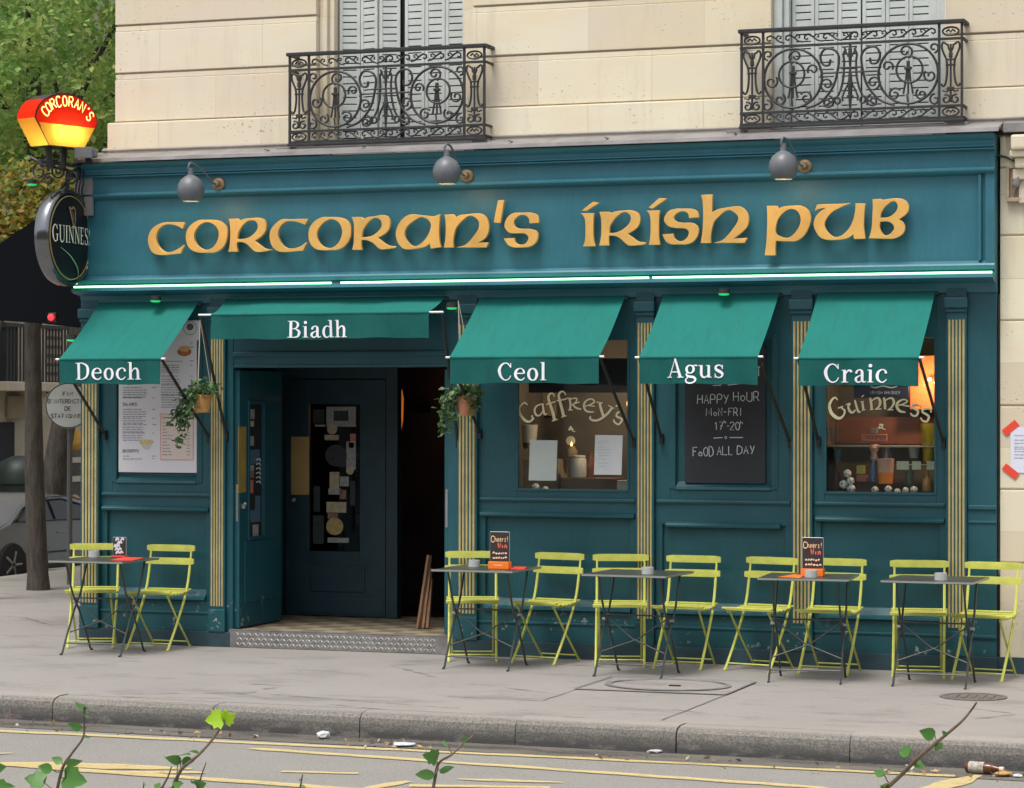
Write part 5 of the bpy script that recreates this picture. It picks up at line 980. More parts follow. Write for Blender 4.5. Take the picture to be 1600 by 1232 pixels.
feet = [((118.5, 1013), (192, 1009), 22, 'lime chair behind the leftmost table, against the gold-striped corner pilaster'), ((212, 1014), (273, 1015), 0, 'lime chair right of the leftmost table, left of the doorway'),
 ((716, 1032), (791, 1030), 20, 'lime chair just right of the doorway, partly behind the table card reading Cheers'), ((807, 1033), (873, 1040), -11, 'lime chair turned left between the second and third tables, under the left window'),
 ((932, 1043), (1008, 1043), 16, 'lime chair behind the middle table, in front of the gold pilaster left of the chalkboard'), ((1025, 1045), (1097, 1046), -2, 'lime chair under the chalkboard, right of the middle table'),
 ((1135, 1047), (1205, 1052), -13, 'lime chair turned left under the right end of the chalkboard, left of the fourth table'), ((1255, 1049), (1331, 1054), -4, 'lime chair behind the fourth table, right of its Cheers card'),
 ((1403, 1059), (1481, 1053), 9, 'lime chair behind the rightmost table, under the right window'), ((1488, 1061), (1565, 1068), -8, 'rightmost lime chair, in front of the beige stone wall at the picture edge')]
for i, (a, b, ro, lab) in enumerate(feet):
    o = chair if i == 0 else copy_tree(chair); m_ = (gz(*a)+gz(*b))/2; rz = R(ro); f_ = Vector((math.sin(rz), -math.cos(rz), 0))
    o.location = Vector((m_.x, min(m_.y, -.53), 0))-f_*.20; o.location.z = 0; o.rotation_euler.z = rz; o['label'] = lab
TW, TH = .64, .745
def make_table():
    t_ = thing('bistro_table', 'x', 'table', (0, 0, 0), 'dark folding bistro tables')
    k = MB(); k.box(-TW/2, TW/2, -TW/2, TW/2, TH-.004, TH, .0015); k.box(-TW/2, TW/2, -TW/2, -TW/2+.012, TH-.016, TH-.004, .002); k.box(-TW/2, TW/2, TW/2-.012, TW/2, TH-.016, TH-.004, .002); k.box(-TW/2, -TW/2+.012, -TW/2+.012, TW/2-.012, TH-.016, TH-.004, .002); k.box(TW/2-.012, TW/2, -TW/2+.012, TW/2-.012, TH-.016, TH-.004, .002); k.build('tabletop', DGREEN, t_); k = MB(); k.box(-TW/2-.001, TW/2+.001, -TW/2-.0025, -TW/2-.0003, TH-.013, TH+.0005); k.box(TW/2+.0003, TW/2+.0025, -TW/2, TW/2, TH-.013, TH+.0005); k.build('edge_glint', mat('worn_edge_glint', (.30, .31, .29), .35, metal=.3), t_)  # pale strips paint the sky glint on the worn front and right edges
    for s in (-1, 1):
        for e, xo in ((-1, .255), (1, .235)):
            x = s*xo; k = MB(); k.tube(spline([Vector(p) for p in ((x, -e*.20, TH-.01), (x, -e*.09, .48), (x, e*.02, .34), (x, e*.17, .10), (x, e*.205, .035), (x, e*.225, .008), (x, e*.25, .006))], 3), .0082, 6); k.build('leg', DGREEN, t_, True)
    k = MB(); k.tube([(-.26, -.02, .435), (.26, -.02, .435)], .0065, 6); k.build('crossbar', DGREEN, t_); k = MB(); k.tube([(-.25, -.18, .09), (.25, -.18, .09)], .0055, 6); k.build('crossbar', DGREEN, t_)
    for s in (-1, 1): k = MB(); k.tube([(s*.25, -.015, .43), (s*.02, -.06, .265), (-s*.245, -.11, .17)], .006, 6); k.build('brace', DGREEN, t_)
    k = MB()
    for s in (-1, 1): k.tube([(s*.245, 0, .40), (s*.275, 0, .40)], .012, 8)
    k.build('hinge', STEEL, t_); return t_
tab = make_table(); TABS = []
tfe = [((101, 1023), (192, 1026), (151, 1016), (232, 1015), 'leftmost dark bistro table, with a red base plate and a patterned card'), ((704, 1044), (803, 1048), (735, 1034), (829, 1038), 'dark bistro table just right of the doorway, holding an orange card holder'), ((929, 1058), (1028, 1063), (965, 1047), (1066, 1051), 'bare dark bistro table with only an ashtray, left of the chalkboard'),
 ((1200, 1068), (1306, 1070), (1221, 1056), (1328, 1059), 'dark bistro table with an orange card holder, below the pilaster right of the chalkboard'), ((1393, 1073), (1507, 1078), (1420, 1062), (1528, 1067), 'rightmost dark bistro table, under the right window')]
for i, (a, b, c, d, lab) in enumerate(tfe):
    o = tab if i == 0 else copy_tree(tab); A, B, Cc, D = gz(*a), gz(*b), gz(*c), gz(*d); m_ = (A+B+Cc+D)/4; e = (B-A)
    o.location = (m_.x, min(m_.y, -.85), 0); o.rotation_euler.z = math.atan2(e.y, e.x)*.5; o['label'] = lab; TABS.append(o)
# things on the tables
def tt(px, py): return gz(px, py, TH)
ASH = mat('frosted_ashtray', (.42, .44, .44), .35)
for i, (px, py, lab) in enumerate(((147, 871, 'small grey ashtray on the leftmost table'), (741, 886, 'small grey ashtray on the table right of the doorway'), (1012, 897.5, 'small grey ashtray on the bare middle table'), (1267, 902.5, 'small grey ashtray in front of the orange card holder on the fourth table'), (1470, 907, 'small grey ashtray on the rightmost table'))):
    p = tt(px, py); t = MB(); t.lathe([(1e-5, .012), (.034, .012), (.036, .048), (.044, .05), (.045, .0), (1e-5, .0)], Matrix.Translation(p+Vector((0, 0, .001))), 18); tag(t.build('ashtray', ASH, None, True), lab, 'ashtray', 'ashtrays on the bistro tables')
def card(px, py, wd, hh, base, lab, orange=True):
    p = tt(px, py); t_ = thing('table_card', lab, 'table card', p, 'drinks cards on the bistro tables'); y = p.y; z = p.z+.001
    k = MB(); k.box(p.x-wd/2-.006, p.x+wd/2+.006, y-.035, y+.035, z, z+.055 if orange else z+.012, .004); k.build('holder', base, t_)
    zb = z+(.05 if orange else .012); k = MB(); k.box(p.x-wd/2, p.x+wd/2, y-.004, y+.004, zb, zb+hh, .001); k.build('card', mat('black_card', (.030, .022, .024), .5), t_)
    k = MB()
    for a, b in (((-wd/2, 0), (-wd/2, hh)), ((-wd/2, hh), (wd/2, hh)), ((wd/2, hh), (wd/2, 0))): k.tube([(p.x+a[0], y, zb+a[1]), (p.x+b[0], y, zb+b[1])], .003, 5)
    k.build('edge', mat('clear_edge', (.35, .37, .38), .3), t_)
    F = lambda u, v: (p.x-wd/2+u*wd, y-.0048, zb+hh*(1-v)); k = MB()
    if orange:
        skline(k, 'C', .06, .33, .19, .21, .035, F); skline(k, 'heers!', .25, .32, .17, .125, .028, F); k.build('lettering', mat('peach_lettering', (.85, .52, .28), .6), t_, fix=False)
        k = MB(); skline(k, 'Win', .42, .53, .16, .17, .045, F); k.build('lettering', mat('red_lettering', (.80, .16, .10), .6), t_, fix=False)
        k = MB()
        for v in (.70, .86):
            u = .14
            while u < .86: wl = rnd.uniform(.05, .12); k.stroke([(u, v+rnd.uniform(-.02, .02), .05), (u+wl*.5, v+rnd.uniform(-.05, .03), .05), (u+wl, v, .05)], F, 0); u += wl+.04
        k.build('small_print', mat('pale_lettering', (.85, .62, .45), .6), t_, fix=False)
        k = MB(); k.stroke([(p.x-.035, z+.03, .006), (p.x+.03, z+.03, .006)], lambda u, v: (u, y-.0355, v), 0); k.build('holder_print', mat('pale_lettering', (1, 1, 1)), t_, fix=False)
    else:
        for v in (.1, .28, .46, .64, .82):
            for _ in range(3): u = rnd.uniform(.05, .7); k.stroke([(u, v+.08, .10), (u+.12, v-.05, .12), (u+.26, v+.03, .09)], F)
        k.build('pattern', mat('lilac_white_print', (.62, .62, .70), .6), t_, fix=False)
    return p
card(781, 889.5, .150, .225, ORANGE, 'black drinks card reading Cheers in an orange holder, just right of the doorway'); card(1270, 901, .150, .225, ORANGE, 'black drinks card reading Cheers in an orange holder on the fourth table')
card(187, 871, .115, .145, RED, 'small black and white patterned card on a red base on the leftmost table', False)
def flat(poly, lab, m, name='leaflet'):
    k = MB(); k.prism([tt(*q)+Vector((0, 0, .0015)) for q in poly], (0, 0, .003)); tag(k.build(name, m), lab, 'leaflet')
flat([(797, 890.5), (818, 891), (824, 887), (803, 886.5)], 'red leaflet lying on the table right of the doorway, beside the orange card holder', RED)
flat([(172, 876.5), (206, 877), (226, 872.5), (196, 871.5)], 'red mat lying on the leftmost table under the patterned card', RED)
flat([(1216, 902.5), (1250, 904), (1256, 900), (1240, 898.5)], 'orange leaflet lying on the fourth table, left of its card holder', ORANGE)

# wooden slats leaning in the doorway
SLAT = mat('raw_wood_slat', (.24, .13, .07), .7, var=.35, vscale=8, stretch=(4, 4, .5))
for i, (bx, tx_, ty_, lab) in enumerate(((654, 671, 868, 'tallest wooden slat leaning inside the right side of the doorway, leftmost of three'), (662, 673, 888, 'middle wooden slat of the three leaning inside the doorway'), (668, 674, 905, 'shortest wooden slat of the three leaning inside the doorway, rightmost'))):
    b_ = gz(bx, 983-i*0, FZ); t_p = at(tx_, ty_, b_.y+.12); d = (t_p-b_); L_ = d.length
    M = Matrix.Translation(b_) @ d.to_track_quat('Z', 'Y').to_matrix().to_4x4(); k = MB(); k.box(-.012, .012, -.02, .02, .004, L_, .002, M); tag(k.build('wooden_slat', SLAT), lab, 'wooden slat', 'wooden slats leaning in the doorway')
# glimpse of a lit lamp inside the bar
p = at(624, 640, 2.6); t_ = thing('bar_lamp', 'dim amber wall lamp glimpsed inside the bar through the doorway', 'lamp', p); k = MB(); k.lathe([(.02, -.18), (.035, -.1), (.04, .1), (.025, .18)], Matrix.Translation(p), 12); k.build('shade', mat('amber_shade', (.3, .1, .02), .6, emit=(1, .25, .04), estr=.22), t_, True); k = MB(); k.box(p.x-.03, p.x+.03, p.y+.03, 3.3, p.z-.03, p.z+.03); k.build('bracket', DARK, t_)
l = bpy.data.lights.new('bar_light', 'POINT'); l.energy = .7; l.color = (1, .42, .22); l.shadow_soft_size = .06; lo = bpy.data.objects.new('bar_light', l); C.objects.link(lo); lo.location = p+Vector((.05, -.15, -.05))

# ================================================================ ROUND SIGN, LANTERN SIGN AND BRACKET AT THE CORNER
SX = at(110, 372, -.37).x; sc_ = atx(110, 372, SX); RS = .40
MXs = Matrix.Translation(sc_) @ Matrix.Rotation(R(90), 4, 'Y')
CHROME = mat('chrome_rim', (.20, .205, .22), .16, metal=.95); GBLACK = mat('gloss_black', (.010, .010, .012), .3, spec=.25)
t_ = thing('hanging_sign', 'round black Guinness sign with chrome rim hanging at the left corner of the fascia'.replace('Guinness', 'beer'), 'hanging sign', sc_)
k = MB(); k.lathe([(1e-5, -.13), (RS*.86, -.13), (RS*.96, -.115), (RS, -.08), (RS*1.0, -.03), (RS*.985, -.004), (RS*.95, .010), (RS*.915, .006), (RS*.89, -.01)], MXs, 48); k.build('rim', CHROME, t_, True)
k = MB(); k.lathe([(RS*.885, -.006), (RS*.5, .018), (1e-5, .028)], MXs, 48); k.build('face', GBLACK, t_, True)
k = MB(); k.lathe([(RS*.862, .000), (RS*.858, .006), (RS*.844, .007), (RS*.84, .002)], MXs, 48, False); k.build('gold_ring', mat('gold_line', (.50, .38, .16), .4, metal=.3), t_, True)
FS = lambda u, v: (sc_.x+.032-.03*((u*u+v*v)/(RS*RS)), sc_.y+u, sc_.z+v)
k = MB(lift=(.0004, 0, 0)); wd = serif_w('GUINNESS', 4); s_ = .66/wd; serif(k, 'GUINNESS', lambda u, v: FS(-.325+u*s_, -.045+v*s_*1.5), 4); k.build('lettering', mat('ivory_print', (.80, .82, .70), .5), t_, fix=False)
k = MB(lift=(.0004, 0, 0))                                     # harp emblem
for st_ in ([(-.055, .25, .012), (-.04, .20, .016), (-.02, .14, .016), (.005, .085, .02)], [(-.055, .25, .01), (-.02, .235, .014), (.01, .25, .014), (.035, .235, .012), (.04, .20, .012), (.03, .14, .012), (.008, .085, .012)], [(-.05, .08, .01), (.05, .08, .01)]): k.stroke(st_, FS)
for i in range(5): k.stroke([(-.035+i*.013, .225-.004*i, .003), (-.012+i*.008, .13+.004*i, .003)], FS, 0)
k.build('harp_emblem', mat('bronze_print', (.34, .22, .12), .4), t_, fix=False)
k = MB(lift=(.0004, 0, 0)); k.stroke([(-.20, -.09, .004), (-.05, -.15, .010), (.08, -.24, .012), (.11, -.31, .006)], FS); k.build('gloss_line', mat('pale_green_line', (.25, .5, .3), .4), t_, fix=False)
k = MB(); k.tube([sc_+Vector((-.09, .10, RS-.01)), sc_+Vector((-.09, .12, RS+.16))], .02, 8); k.tube([sc_+Vector((-.09, .12, RS+.14)), (FX0+.05, -.10, sc_.z+RS+.10)], .018, 8); k.build('hanger', IRON, t_, True)
a, b = at(117, 338, -.13), at(145, 250, -.13); k = MB(); k.box(a.x, b.x, -.14, -.11, a.z, b.z, .004); k.build('bracket_plate', ZINC, t_)
k = MB()
for s in (0, 1, 2): k.tube(spline([at(118+6*s, 250+8*s, -.16), at(122+4*s, 275+6*s, -.2), at(118+5*s, 300, -.17), at(126+3*s, 325, -.15)], 5), .007, 6)
k.build('cable', BLACKM, t_)
# lit lantern sign
LX = at(97, 200, -.42); t_ = thing('lantern_sign', 'lit red and yellow lantern sign with an arched name, above the round black sign', 'lantern sign', at(97, 238, -.42))
TH_ = R(70); Ml = Matrix.Translation(at(90, 233, -.42)) @ rotz(TH_)            # local x across the face, -y out of the face
HWt, HWb, HT, DP = .335, .19, .44, .24
def fan(inset=0): 
    top = [(HWt*math.cos(a)*1.0*(1-inset), .22+(.225*math.sin(a))*(1-inset)) for a in [math.pi*i/12 for i in range(13)]]
    return top+[(-HWb*(1-inset), .01), (HWb*(1-inset), .01)]
def facepts(y, lo, hi, ins=.05):
    P = fan(ins); out = []
    n = len(P)
    for i in range(n):
        a, b = P[i], P[(i+1) % n]
        ia, ib = lo <= a[1] <= hi, lo <= b[1] <= hi
        if ia: out.append(a)
        for lim in (lo, hi):
            if (a[1]-lim)*(b[1]-lim) < 0: t = (lim-a[1])/(b[1]-a[1]); out.append((a[0]+(b[0]-a[0])*t, lim))
    return [Ml @ Vector((x, y, z)) for x, z in out]
def tpanel(name, col):
    m = bpy.data.materials.new(name); m.use_nodes = True; t = m.node_tree; t.nodes.remove(t.nodes['Principled BSDF']); tl = N(t, 'ShaderNodeBsdfTranslucent'); tl.inputs[0].default_value = (*col, 1); df = N(t, 'ShaderNodeBsdfDiffuse'); df.inputs[0].default_value = (*[c*.7 for c in col], 1)
    mx = N(t, 'ShaderNodeMixShader'); mx.inputs[0].default_value = .6; t.links.new(df.outputs[0], mx.inputs[1]); t.links.new(tl.outputs[0], mx.inputs[2]); t.links.new(mx.outputs[0], t.nodes['Material Output'].inputs[0]); return m
REDG, YELG = tpanel('red_translucent_glass', (.90, .045, .02)), tpanel('yellow_translucent_glass', (.95, .66, .10)); CASE = mat('lantern_casing', (.035, .02, .018), .5)
k = MB(); P = fan(0); Q = fan(.05); n = len(P)
for y in (-DP/2+.01, DP/2-.01):
    for i in range(n): j = (i+1) % n; k.face([Ml @ Vector((a[0], y, a[1])) for a in (P[i], P[j], Q[j], Q[i])])
for i in range(n):
    j = (i+1) % n; t_case = (P[i], P[j])
    if i in range(4, 9) or i == 13: k.face([Ml @ Vector((P[i][0], -DP/2, P[i][1])), Ml @ Vector((P[j][0], -DP/2, P[j][1])), Ml @ Vector((P[j][0], DP/2, P[j][1])), Ml @ Vector((P[i][0], DP/2, P[i][1]))])
k.build('casing', CASE, t_)
for y in (-DP/2, DP/2):
    k = MB(); k.face(facepts(y, .185, .5)); k.build('upper_panel', REDG, t_); k = MB(); k.face(facepts(y, .0, .185)); k.build('lower_panel', YELG, t_)
for rng in (range(0, 4), range(9, 12)):
    k = MB()
    for i in rng: k.face([Ml @ Vector((P[i][0], -DP/2+.012, P[i][1])), Ml @ Vector((P[i+1][0], -DP/2+.012, P[i+1][1])), Ml @ Vector((P[i+1][0], DP/2-.012, P[i+1][1])), Ml @ Vector((P[i][0], DP/2-.012, P[i][1]))])
    k.build('side_panel', REDG, t_)
for i, j in ((12, 13), (14, 0)):
    k = MB(); k.face([Ml @ Vector((P[i][0], -DP/2+.012, P[i][1])), Ml @ Vector((P[j][0], -DP/2+.012, P[j][1])), Ml @ Vector((P[j][0], DP/2-.012, P[j][1])), Ml @ Vector((P[i][0], DP/2-.012, P[i][1]))]); k.build('side_panel', YELG, t_)
for dx in (-.07, .10):
    p = Ml @ Vector((dx, -.055, .13)); k = MB(); k.sphere(p, .03, 10); k.build('bulb', mat('lantern_bulb', (1, .9, .7), .4, emit=(1, .8, .5), estr=12), t_, True)
    l = bpy.data.lights.new('lantern_light', 'POINT'); l.energy = 3.0; l.color = (1, .84, .55); l.shadow_soft_size = .035; lo = bpy.data.objects.new('lantern_light', l); C.objects.link(lo); lo.location = p
k = MB(lift=tuple(Ml.to_3x3() @ Vector((0, -.0004, 0)))); txt = "CORCORAN'S"
for i, ch in enumerate(txt):
    a = R(158-136*i/(len(txt)-1)); cx_, cz_ = .255*math.cos(a), .215+.165*math.sin(a); ro = (a-math.pi/2)*.75
    for pl_ in SK[ch]:
        Q = [tuple(map(float, q.split(','))) for q in pl_.split()]; pts = []
        for (u, v) in Q: du, dv = (u-2)*.0105, (v-3)*.0135; pts.append((cx_+du*math.cos(ro)-dv*math.sin(ro), cz_+du*math.sin(ro)+dv*math.cos(ro), .011))
        k.stroke(pts, lambda u, v: Ml @ Vector((u, -DP/2-.004, v)), 2 if ch in 'OCS' else 0)
k.build('lettering', mat('lit_lettering', (1, .75, .3), .4, emit=(1, .62, .16), estr=1.6), t_, fix=False)
k = MB(); base = at(97, 234, -.42)
for dx in (-.10, .07): k.tube([Ml @ Vector((dx, 0, .02)), Ml @ Vector((dx*.8, 0, -.16))], .028, 8)
k.tube([Ml @ Vector((-.16, 0, -.15)), at(60, 252, -.42), at(112, 258, -.30), at(135, 255, -.12)], .016, 8); k.build('post', BLACKM, t_)
k = MB()
for (cx, cy, r, a0, tn) in ((62, 268, .085, 0, 1.4), (92, 268, .07, 2, 1.5), (112, 276, .06, 4, 1.3), (76, 280, .05, 1, 1.3)):
    c = at(cx, cy, -.35); pts = [(c.x+q[0], c.y, c.z+q[1]) for q in spiral(0, 0, r, .015, a0, tn, 20)]; k.tube(pts, .009, 6)
k.tube([at(48, 246, -.35), at(70, 258, -.35), at(112, 268, -.3), at(128, 262, -.14)], .013, 6); k.tube([at(92, 300, -.3), at(108, 278, -.3), at(122, 262, -.2)], .012, 6); k.build('scroll_bracket', IRON, t_)
p = at(137, 243, -.30); t_ = thing('floodlight', 'small grey floodlight on the ledge beside the lantern sign', 'floodlight', p); M = Matrix.Translation(p) @ rotz(R(15)); k = MB(); k.box(-.075, .075, -.07, .05, -.02, .055, .015, M); k.box(-.09, .06, -.085, -.07, -.03, .06, .004, M); k.build('housing', GREYL, t_); k = MB(); k.box(-.02, .02, .0, .2, -.06, -.02, .004, M); k.build('bracket', BLACKM, t_)

# ================================================================ SIDE STREET ON THE LEFT
CAN = mat('black_canvas', (.0035, .0045, .0065), .9, spec=.1)
pts = [(137, 288), (57, 342), (0, 381), (-70, 430), (-70, 497), (0, 500), (60, 505), (118, 512), (137, 512)]
P0 = [at(x, y, .35) for x, y in pts]; k = MB(); k.prism(P0, (0, 3.2, 0)); tag(k.build('canopy', CAN), 'large black canvas canopy on the side wall, left of the pub corner', 'canopy')
GREENL = [(.11, .25, .06), (.18, .36, .08), (.28, .46, .11), (.13, .29, .07), (.42, .50, .14), (.16, .33, .08)]
YELL = [(.30, .22, .03), (.12, .20, .04), (.42, .28, .03), (.09, .17, .035), (.36, .17, .03)]
LG = leafmat('green_tree_leaves', GREENL, .5, .55, (.52, .56, .16)); LY = leafmat('yellowing_leaves', YELL, .55, .45)
def tree(loc, trunk_pts, rad, crown, n, size, m, label, group='trees along the side street'):
    t_ = thing('tree', label, 'tree', loc, group); loc = Vector(loc); k = MB(); T = spline([loc+Vector(p) for p in trunk_pts], 5); nn = len(T)
    k.tube(T, [rad*(1.12 if i == 0 else 1)*(1-.5*i/nn) for i in range(nn)], 10)
    top = T[-1]; lim = []
    cc, cr_ = Vector(crown[0])+loc, Vector(crown[1])
    for i in range(9):
        a = i*2.4; e = cc+Vector((math.cos(a)*cr_.x*.6, math.sin(a)*cr_.y*.6, rnd.uniform(-.5, .5)*cr_.z)); mid = (T[int(nn*.75)]+e)/2+Vector((0, 0, .2)); L = spline([T[int(nn*(.6+.04*i))-1], mid, e], 5); k.tube(L, [rad*.4*(1-.8*j/len(L)) for j in range(len(L))], 6); lim.append(L)
    k.build('trunk', BARK, t_, True)
    pts = []; cl = []
    for _ in range(int(n/70)):
        d = Vector((rnd.gauss(0, 1), rnd.gauss(0, 1), rnd.gauss(0, 1))).normalized()*rnd.uniform(.35, 1)**.6; c = cc+Vector((d.x*cr_.x, d.y*cr_.y, d.z*cr_.z)); s = rnd.uniform(.09, .24)
        for _ in range(70): pts.append(c+Vector((rnd.gauss(0, s), rnd.gauss(0, s), rnd.gauss(0, s*.6))))
    k = MB(); leaves(k, pts, size, .35, .35); k.build('crown', m, t_, fix=False)
g1 = gz(60, 922, 0)
tree(g1, [(0, 0, 0), (-.05, 0, 1.2), (-.1, .05, 2.4), (-.15, .1, 4.0), (-.1, .1, 5.6)], .118, ((.3, .3, 6.0), (2.6, 2.2, 2.0)), 40000, .078, LG, 'tree with a straight bare trunk by the side street, nearest the pub corner')
c2 = gz(70, 880, 0)
tree(c2, [(0, 0, 0), (.12, 0, 1.0), (.35, 0, 2.2), (.55, .1, 3.6), (.8, .1, 6)], .19, ((.6, .2, 7.4), (3.2, 2.4, 2.8)), 40000, .092, LG, 'tree with a trunk leaning right behind the straight trunk')
c3 = at(20, 300, 3.0); tree((c3.x-.75, 3.8, 0), [(0, 0, 0), (0, 0, 1.5), (.05, 0, 3.0), (.4, 0, 3.7)], .06, ((.75, -.3, 3.75), (.85, .6, .62)), 7000, .075, LY, 'small yellowing tree behind the black canopy')
# far backdrop of trees down the side street
for i, (x, y, h, r) in enumerate(((-19, 26, 9, 3.4), (-15.5, 30, 10, 3.6), (-22, 34, 12, 4.2), (-17.5, 40, 14, 5.0))):
    tree((x, y, 0), [(0, 0, 0), (.1, 0, h*.35), (0, .1, h*.7)], .22, ((0, 0, h*.78), (r, r, h*.36)), 11000, .26, LG, ['round green tree far down the side street, left of the others', 'green tree far down the side street, right of centre', 'tall green tree far down the side street at the picture edge', 'tallest green tree at the far end of the side street'][i])
# parked car
CP = mat('silver_car_paint', (.19, .20, .22), .18, metal=.5); CG = mat('car_glass', (.012, .015, .016), .05); TYRE = mat('tyre_rubber', (.015, .015, .016), .8)
cl_ = gz(18, 912, ZR); car = thing('parked_car', 'silver grey coupe parked at the side street kerb, half hidden behind the pub corner', 'car', (0, 0, 0))
def side(y): 
    return [(-1.95, .42), (-1.93, .62), (-1.75, .80), (-1.35, .90), (-.95, 1.12), (-.45, 1.235), (.10, 1.24), (.55, 1.13), (1.05, .84), (1.55, .76), (1.95, .62), (2.02, .40), (1.95, .22), (-1.85, .22)]
k = MB(); S = side(0); bm = bmesh.new(); secs = []
for yy, sc2, dzz in ((-.82, .0, 0), (-.86, .0, 0), (.86, .0, 0), (.82, 0, 0)): pass
for yy in (-.86, -.70, -.35, .35, .70, .86):
    row = []
    for x, z in S:
        t = abs(yy)/.86; tuck = 1 if z < .9 else (1-.20*max(0, (z-.85)/.4)); row.append(bm.verts.new((x*(1-.02*t**4), yy*tuck, z-(.03*t**4 if z > .6 else 0))))
    secs.append(row)
for a, b in zip(secs[:-1], secs[1:]):
    for i in range(len(S)): j = (i+1) % len(S); bm.faces.new([a[i], a[j], b[j], b[i]])
bm.faces.new(secs[0]); bm.faces.new(secs[-1][::-1]); bmesh.ops.recalc_face_normals(bm, faces=bm.faces); bmesh.ops.bevel(bm, geom=bm.edges[:], offset=.03, segments=2, affect='EDGES'); k.bm(bm); k.build('body', CP, car, True)
for s in (-1, 1):
    for nm, poly in (('window', [(-1.12, .90), (-.82, 1.10), (-.45, 1.18), (-.36, 1.18), (-.34, .88)]), ('window', [(-.27, .88), (-.28, 1.18), (.08, 1.185), (.50, 1.08), (.86, .86)])):
        k = MB(); k.prism([(x, s*(.862*(1-.20*max(0, (z-.03*.9-.85)/.4))+.004), z-.01) for x, z in poly], (0, s*.006, 0)); k.build(nm, CG, car)
    for x in (-1.28, 1.30):
        M = Matrix.Translation((x, s*.80, .30)) @ Matrix.Rotation(R(90), 4, 'X'); k = MB(); k.lathe([(.20, -.09), (.29, -.095), (.305, -.06), (.305, .06), (.29, .095), (.20, .09)], M, 28); w_ = k.build('wheel', TYRE, car, True)
        k = MB(); k.lathe([(.20, -s*.08), (.19, -s*.06), (.06, -s*.075), (1e-5, -s*.08)], M, 20)
        for q in range(5): a = q*1.2566; k.tube([M @ Vector((.03*math.cos(a), .03*math.sin(a), -s*.09)), M @ Vector((.19*math.cos(a), .19*math.sin(a), -s*.085))], .02, 6)
        k.build('rim', STEEL, w_, True)
    k = MB(); k.box(-1.8, 1.8, s*.862, s*.868, .42, .445, .002); k.box(-1.75, 1.7, s*.858, s*.866, .20, .27, .004); k.tube([(-1.15, s*.872, .905), (-.85, s*.845, 1.115), (-.4, s*.80, 1.20), (.1, s*.80, 1.205), (.52, s*.835, 1.10), (.88, s*.872, .87), (-1.15, s*.872, .885)], .011, 6); k.build('trim', BLACKM, car); k = MB(); k.box(-1.98, -1.90, s*.45, s*.84, .58, .72, .02); k.build('tail_light', mat('tail_light', (.35, .02, .02), .2), car); k = MB(); k.sphere((.72, s*.93, .86), .07, 10, (1, 1.2, .8)); k.build('mirror', CP, car, True)
    k = MB(); k.tube([(-.25, s*.868, .70), (-.05, s*.868, .70)], .012, 6); k.build('door_handle', CP, car)
car.scale = (.88, .88, .86); car.rotation_euler.z = R(84); p = gz(18, 917, ZR); car.location = p-Matrix.Rotation(R(84), 3, 'Z') @ Vector((-1.28*.88, -.86*.88, 0))
# no-parking-ends sign
SY = at(107, 634, 6.0); t_ = thing('road_sign', 'round white French road sign on a post, partly hidden by the corner pilaster', 'road sign', (SY.x, 6, 0)); rs = (at(107, 598, 6).z-at(107, 670, 6).z)/2
MS = Matrix.Translation(SY) @ rotz(R(20)) @ Matrix.Rotation(R(90), 4, 'X'); k = MB(); k.lathe([(1e-5, 0), (rs, 0), (rs, .012), (rs*.985, .014), (1e-5, .014)], MS, 40); k.build('disc', mat('sign_white', (.55, .57, .56), .5), t_)
k = MB(); 
for i in range(40): a0, a1 = 6.2832*i/40, 6.2832*(i+1)/40; k.face([MS @ Vector((r*rs*math.cos(a), r*rs*math.sin(a), .0155)) for a, r in ((a0, .99), (a1, .99), (a1, .945), (a0, .945))])
k.build('border', BLACKM, t_, fix=False)
k = MB(lift=tuple(MS.to_3x3() @ Vector((0, 0, .0004)))); FSg = lambda u, v: MS @ Vector((u*rs, -v*rs, .0155)); 
for tx_, v in (('FIN', -.42), ("D'INTERDICTION", -.10), ('DE', .22), ('STATIONNER', .54)): n = len(tx_); ad = .125 if n > 12 else .15; skline(k, tx_, -n*ad/2, v, .17, ad, .026, FSg)
k.build('lettering', BLACKM, t_, fix=False)
k = MB(); k.tube([(SY.x-.01, 6.05, 0), (SY.x-.01, 6.05, SY.z+rs)], .03, 10); k.build('post', mat('grey_post', (.10, .10, .10), .6), t_)
# apartment building across the side street
BX = -20.0; q = lambda px, py: atx(px, py, BX)
fb = thing('apartment_building', 'beige stone apartment building across the side street, far behind the tree trunks', 'building', (BX, 24, 0)); BST = mat('beige_stone', (.42, .36, .27), .85, var=.15, vscale=1.5)
k = MB(); k.box(BX-8, BX, 4, 60, -1, 20); k.build('wall', BST, fb)
k = MB()
for y in range(500, 640, 14): a, b = q(72, y), q(95, y); k.box(BX-.01, BX+.035, min(a.y, b.y), max(a.y, b.y), a.z-.03, a.z+.03)
k.build('quoin_grooves', mat('groove_shadow', (.10, .085, .06), .9), fb)
a, b = q(-20, 606), q(70, 612); k = MB(); k.box(BX, BX+.7, min(a.y, b.y)-.5, max(a.y, b.y)+.2, a.z-.06, a.z+.10, .02); sl = k.build('balcony', BST, fb)
k = MB(); zc = a.z+.1
yy = min(a.y, b.y)-.4
while yy < max(a.y, b.y): k.tube([(BX+.62, yy, zc), (BX+.62, yy, zc+.95)], .018, 6); yy += .11
k.box(BX+.58, BX+.66, min(a.y, b.y)-.5, max(a.y, b.y)+.2, zc+.93, zc+.99); k.build('railing', IRON, sl)
a, b = q(8, 618), q(34, 655); k = MB(); k.box(BX, BX+.5, min(a.y, b.y), max(a.y, b.y), b.z, a.z, .06); k.build('corbel', BST, fb)
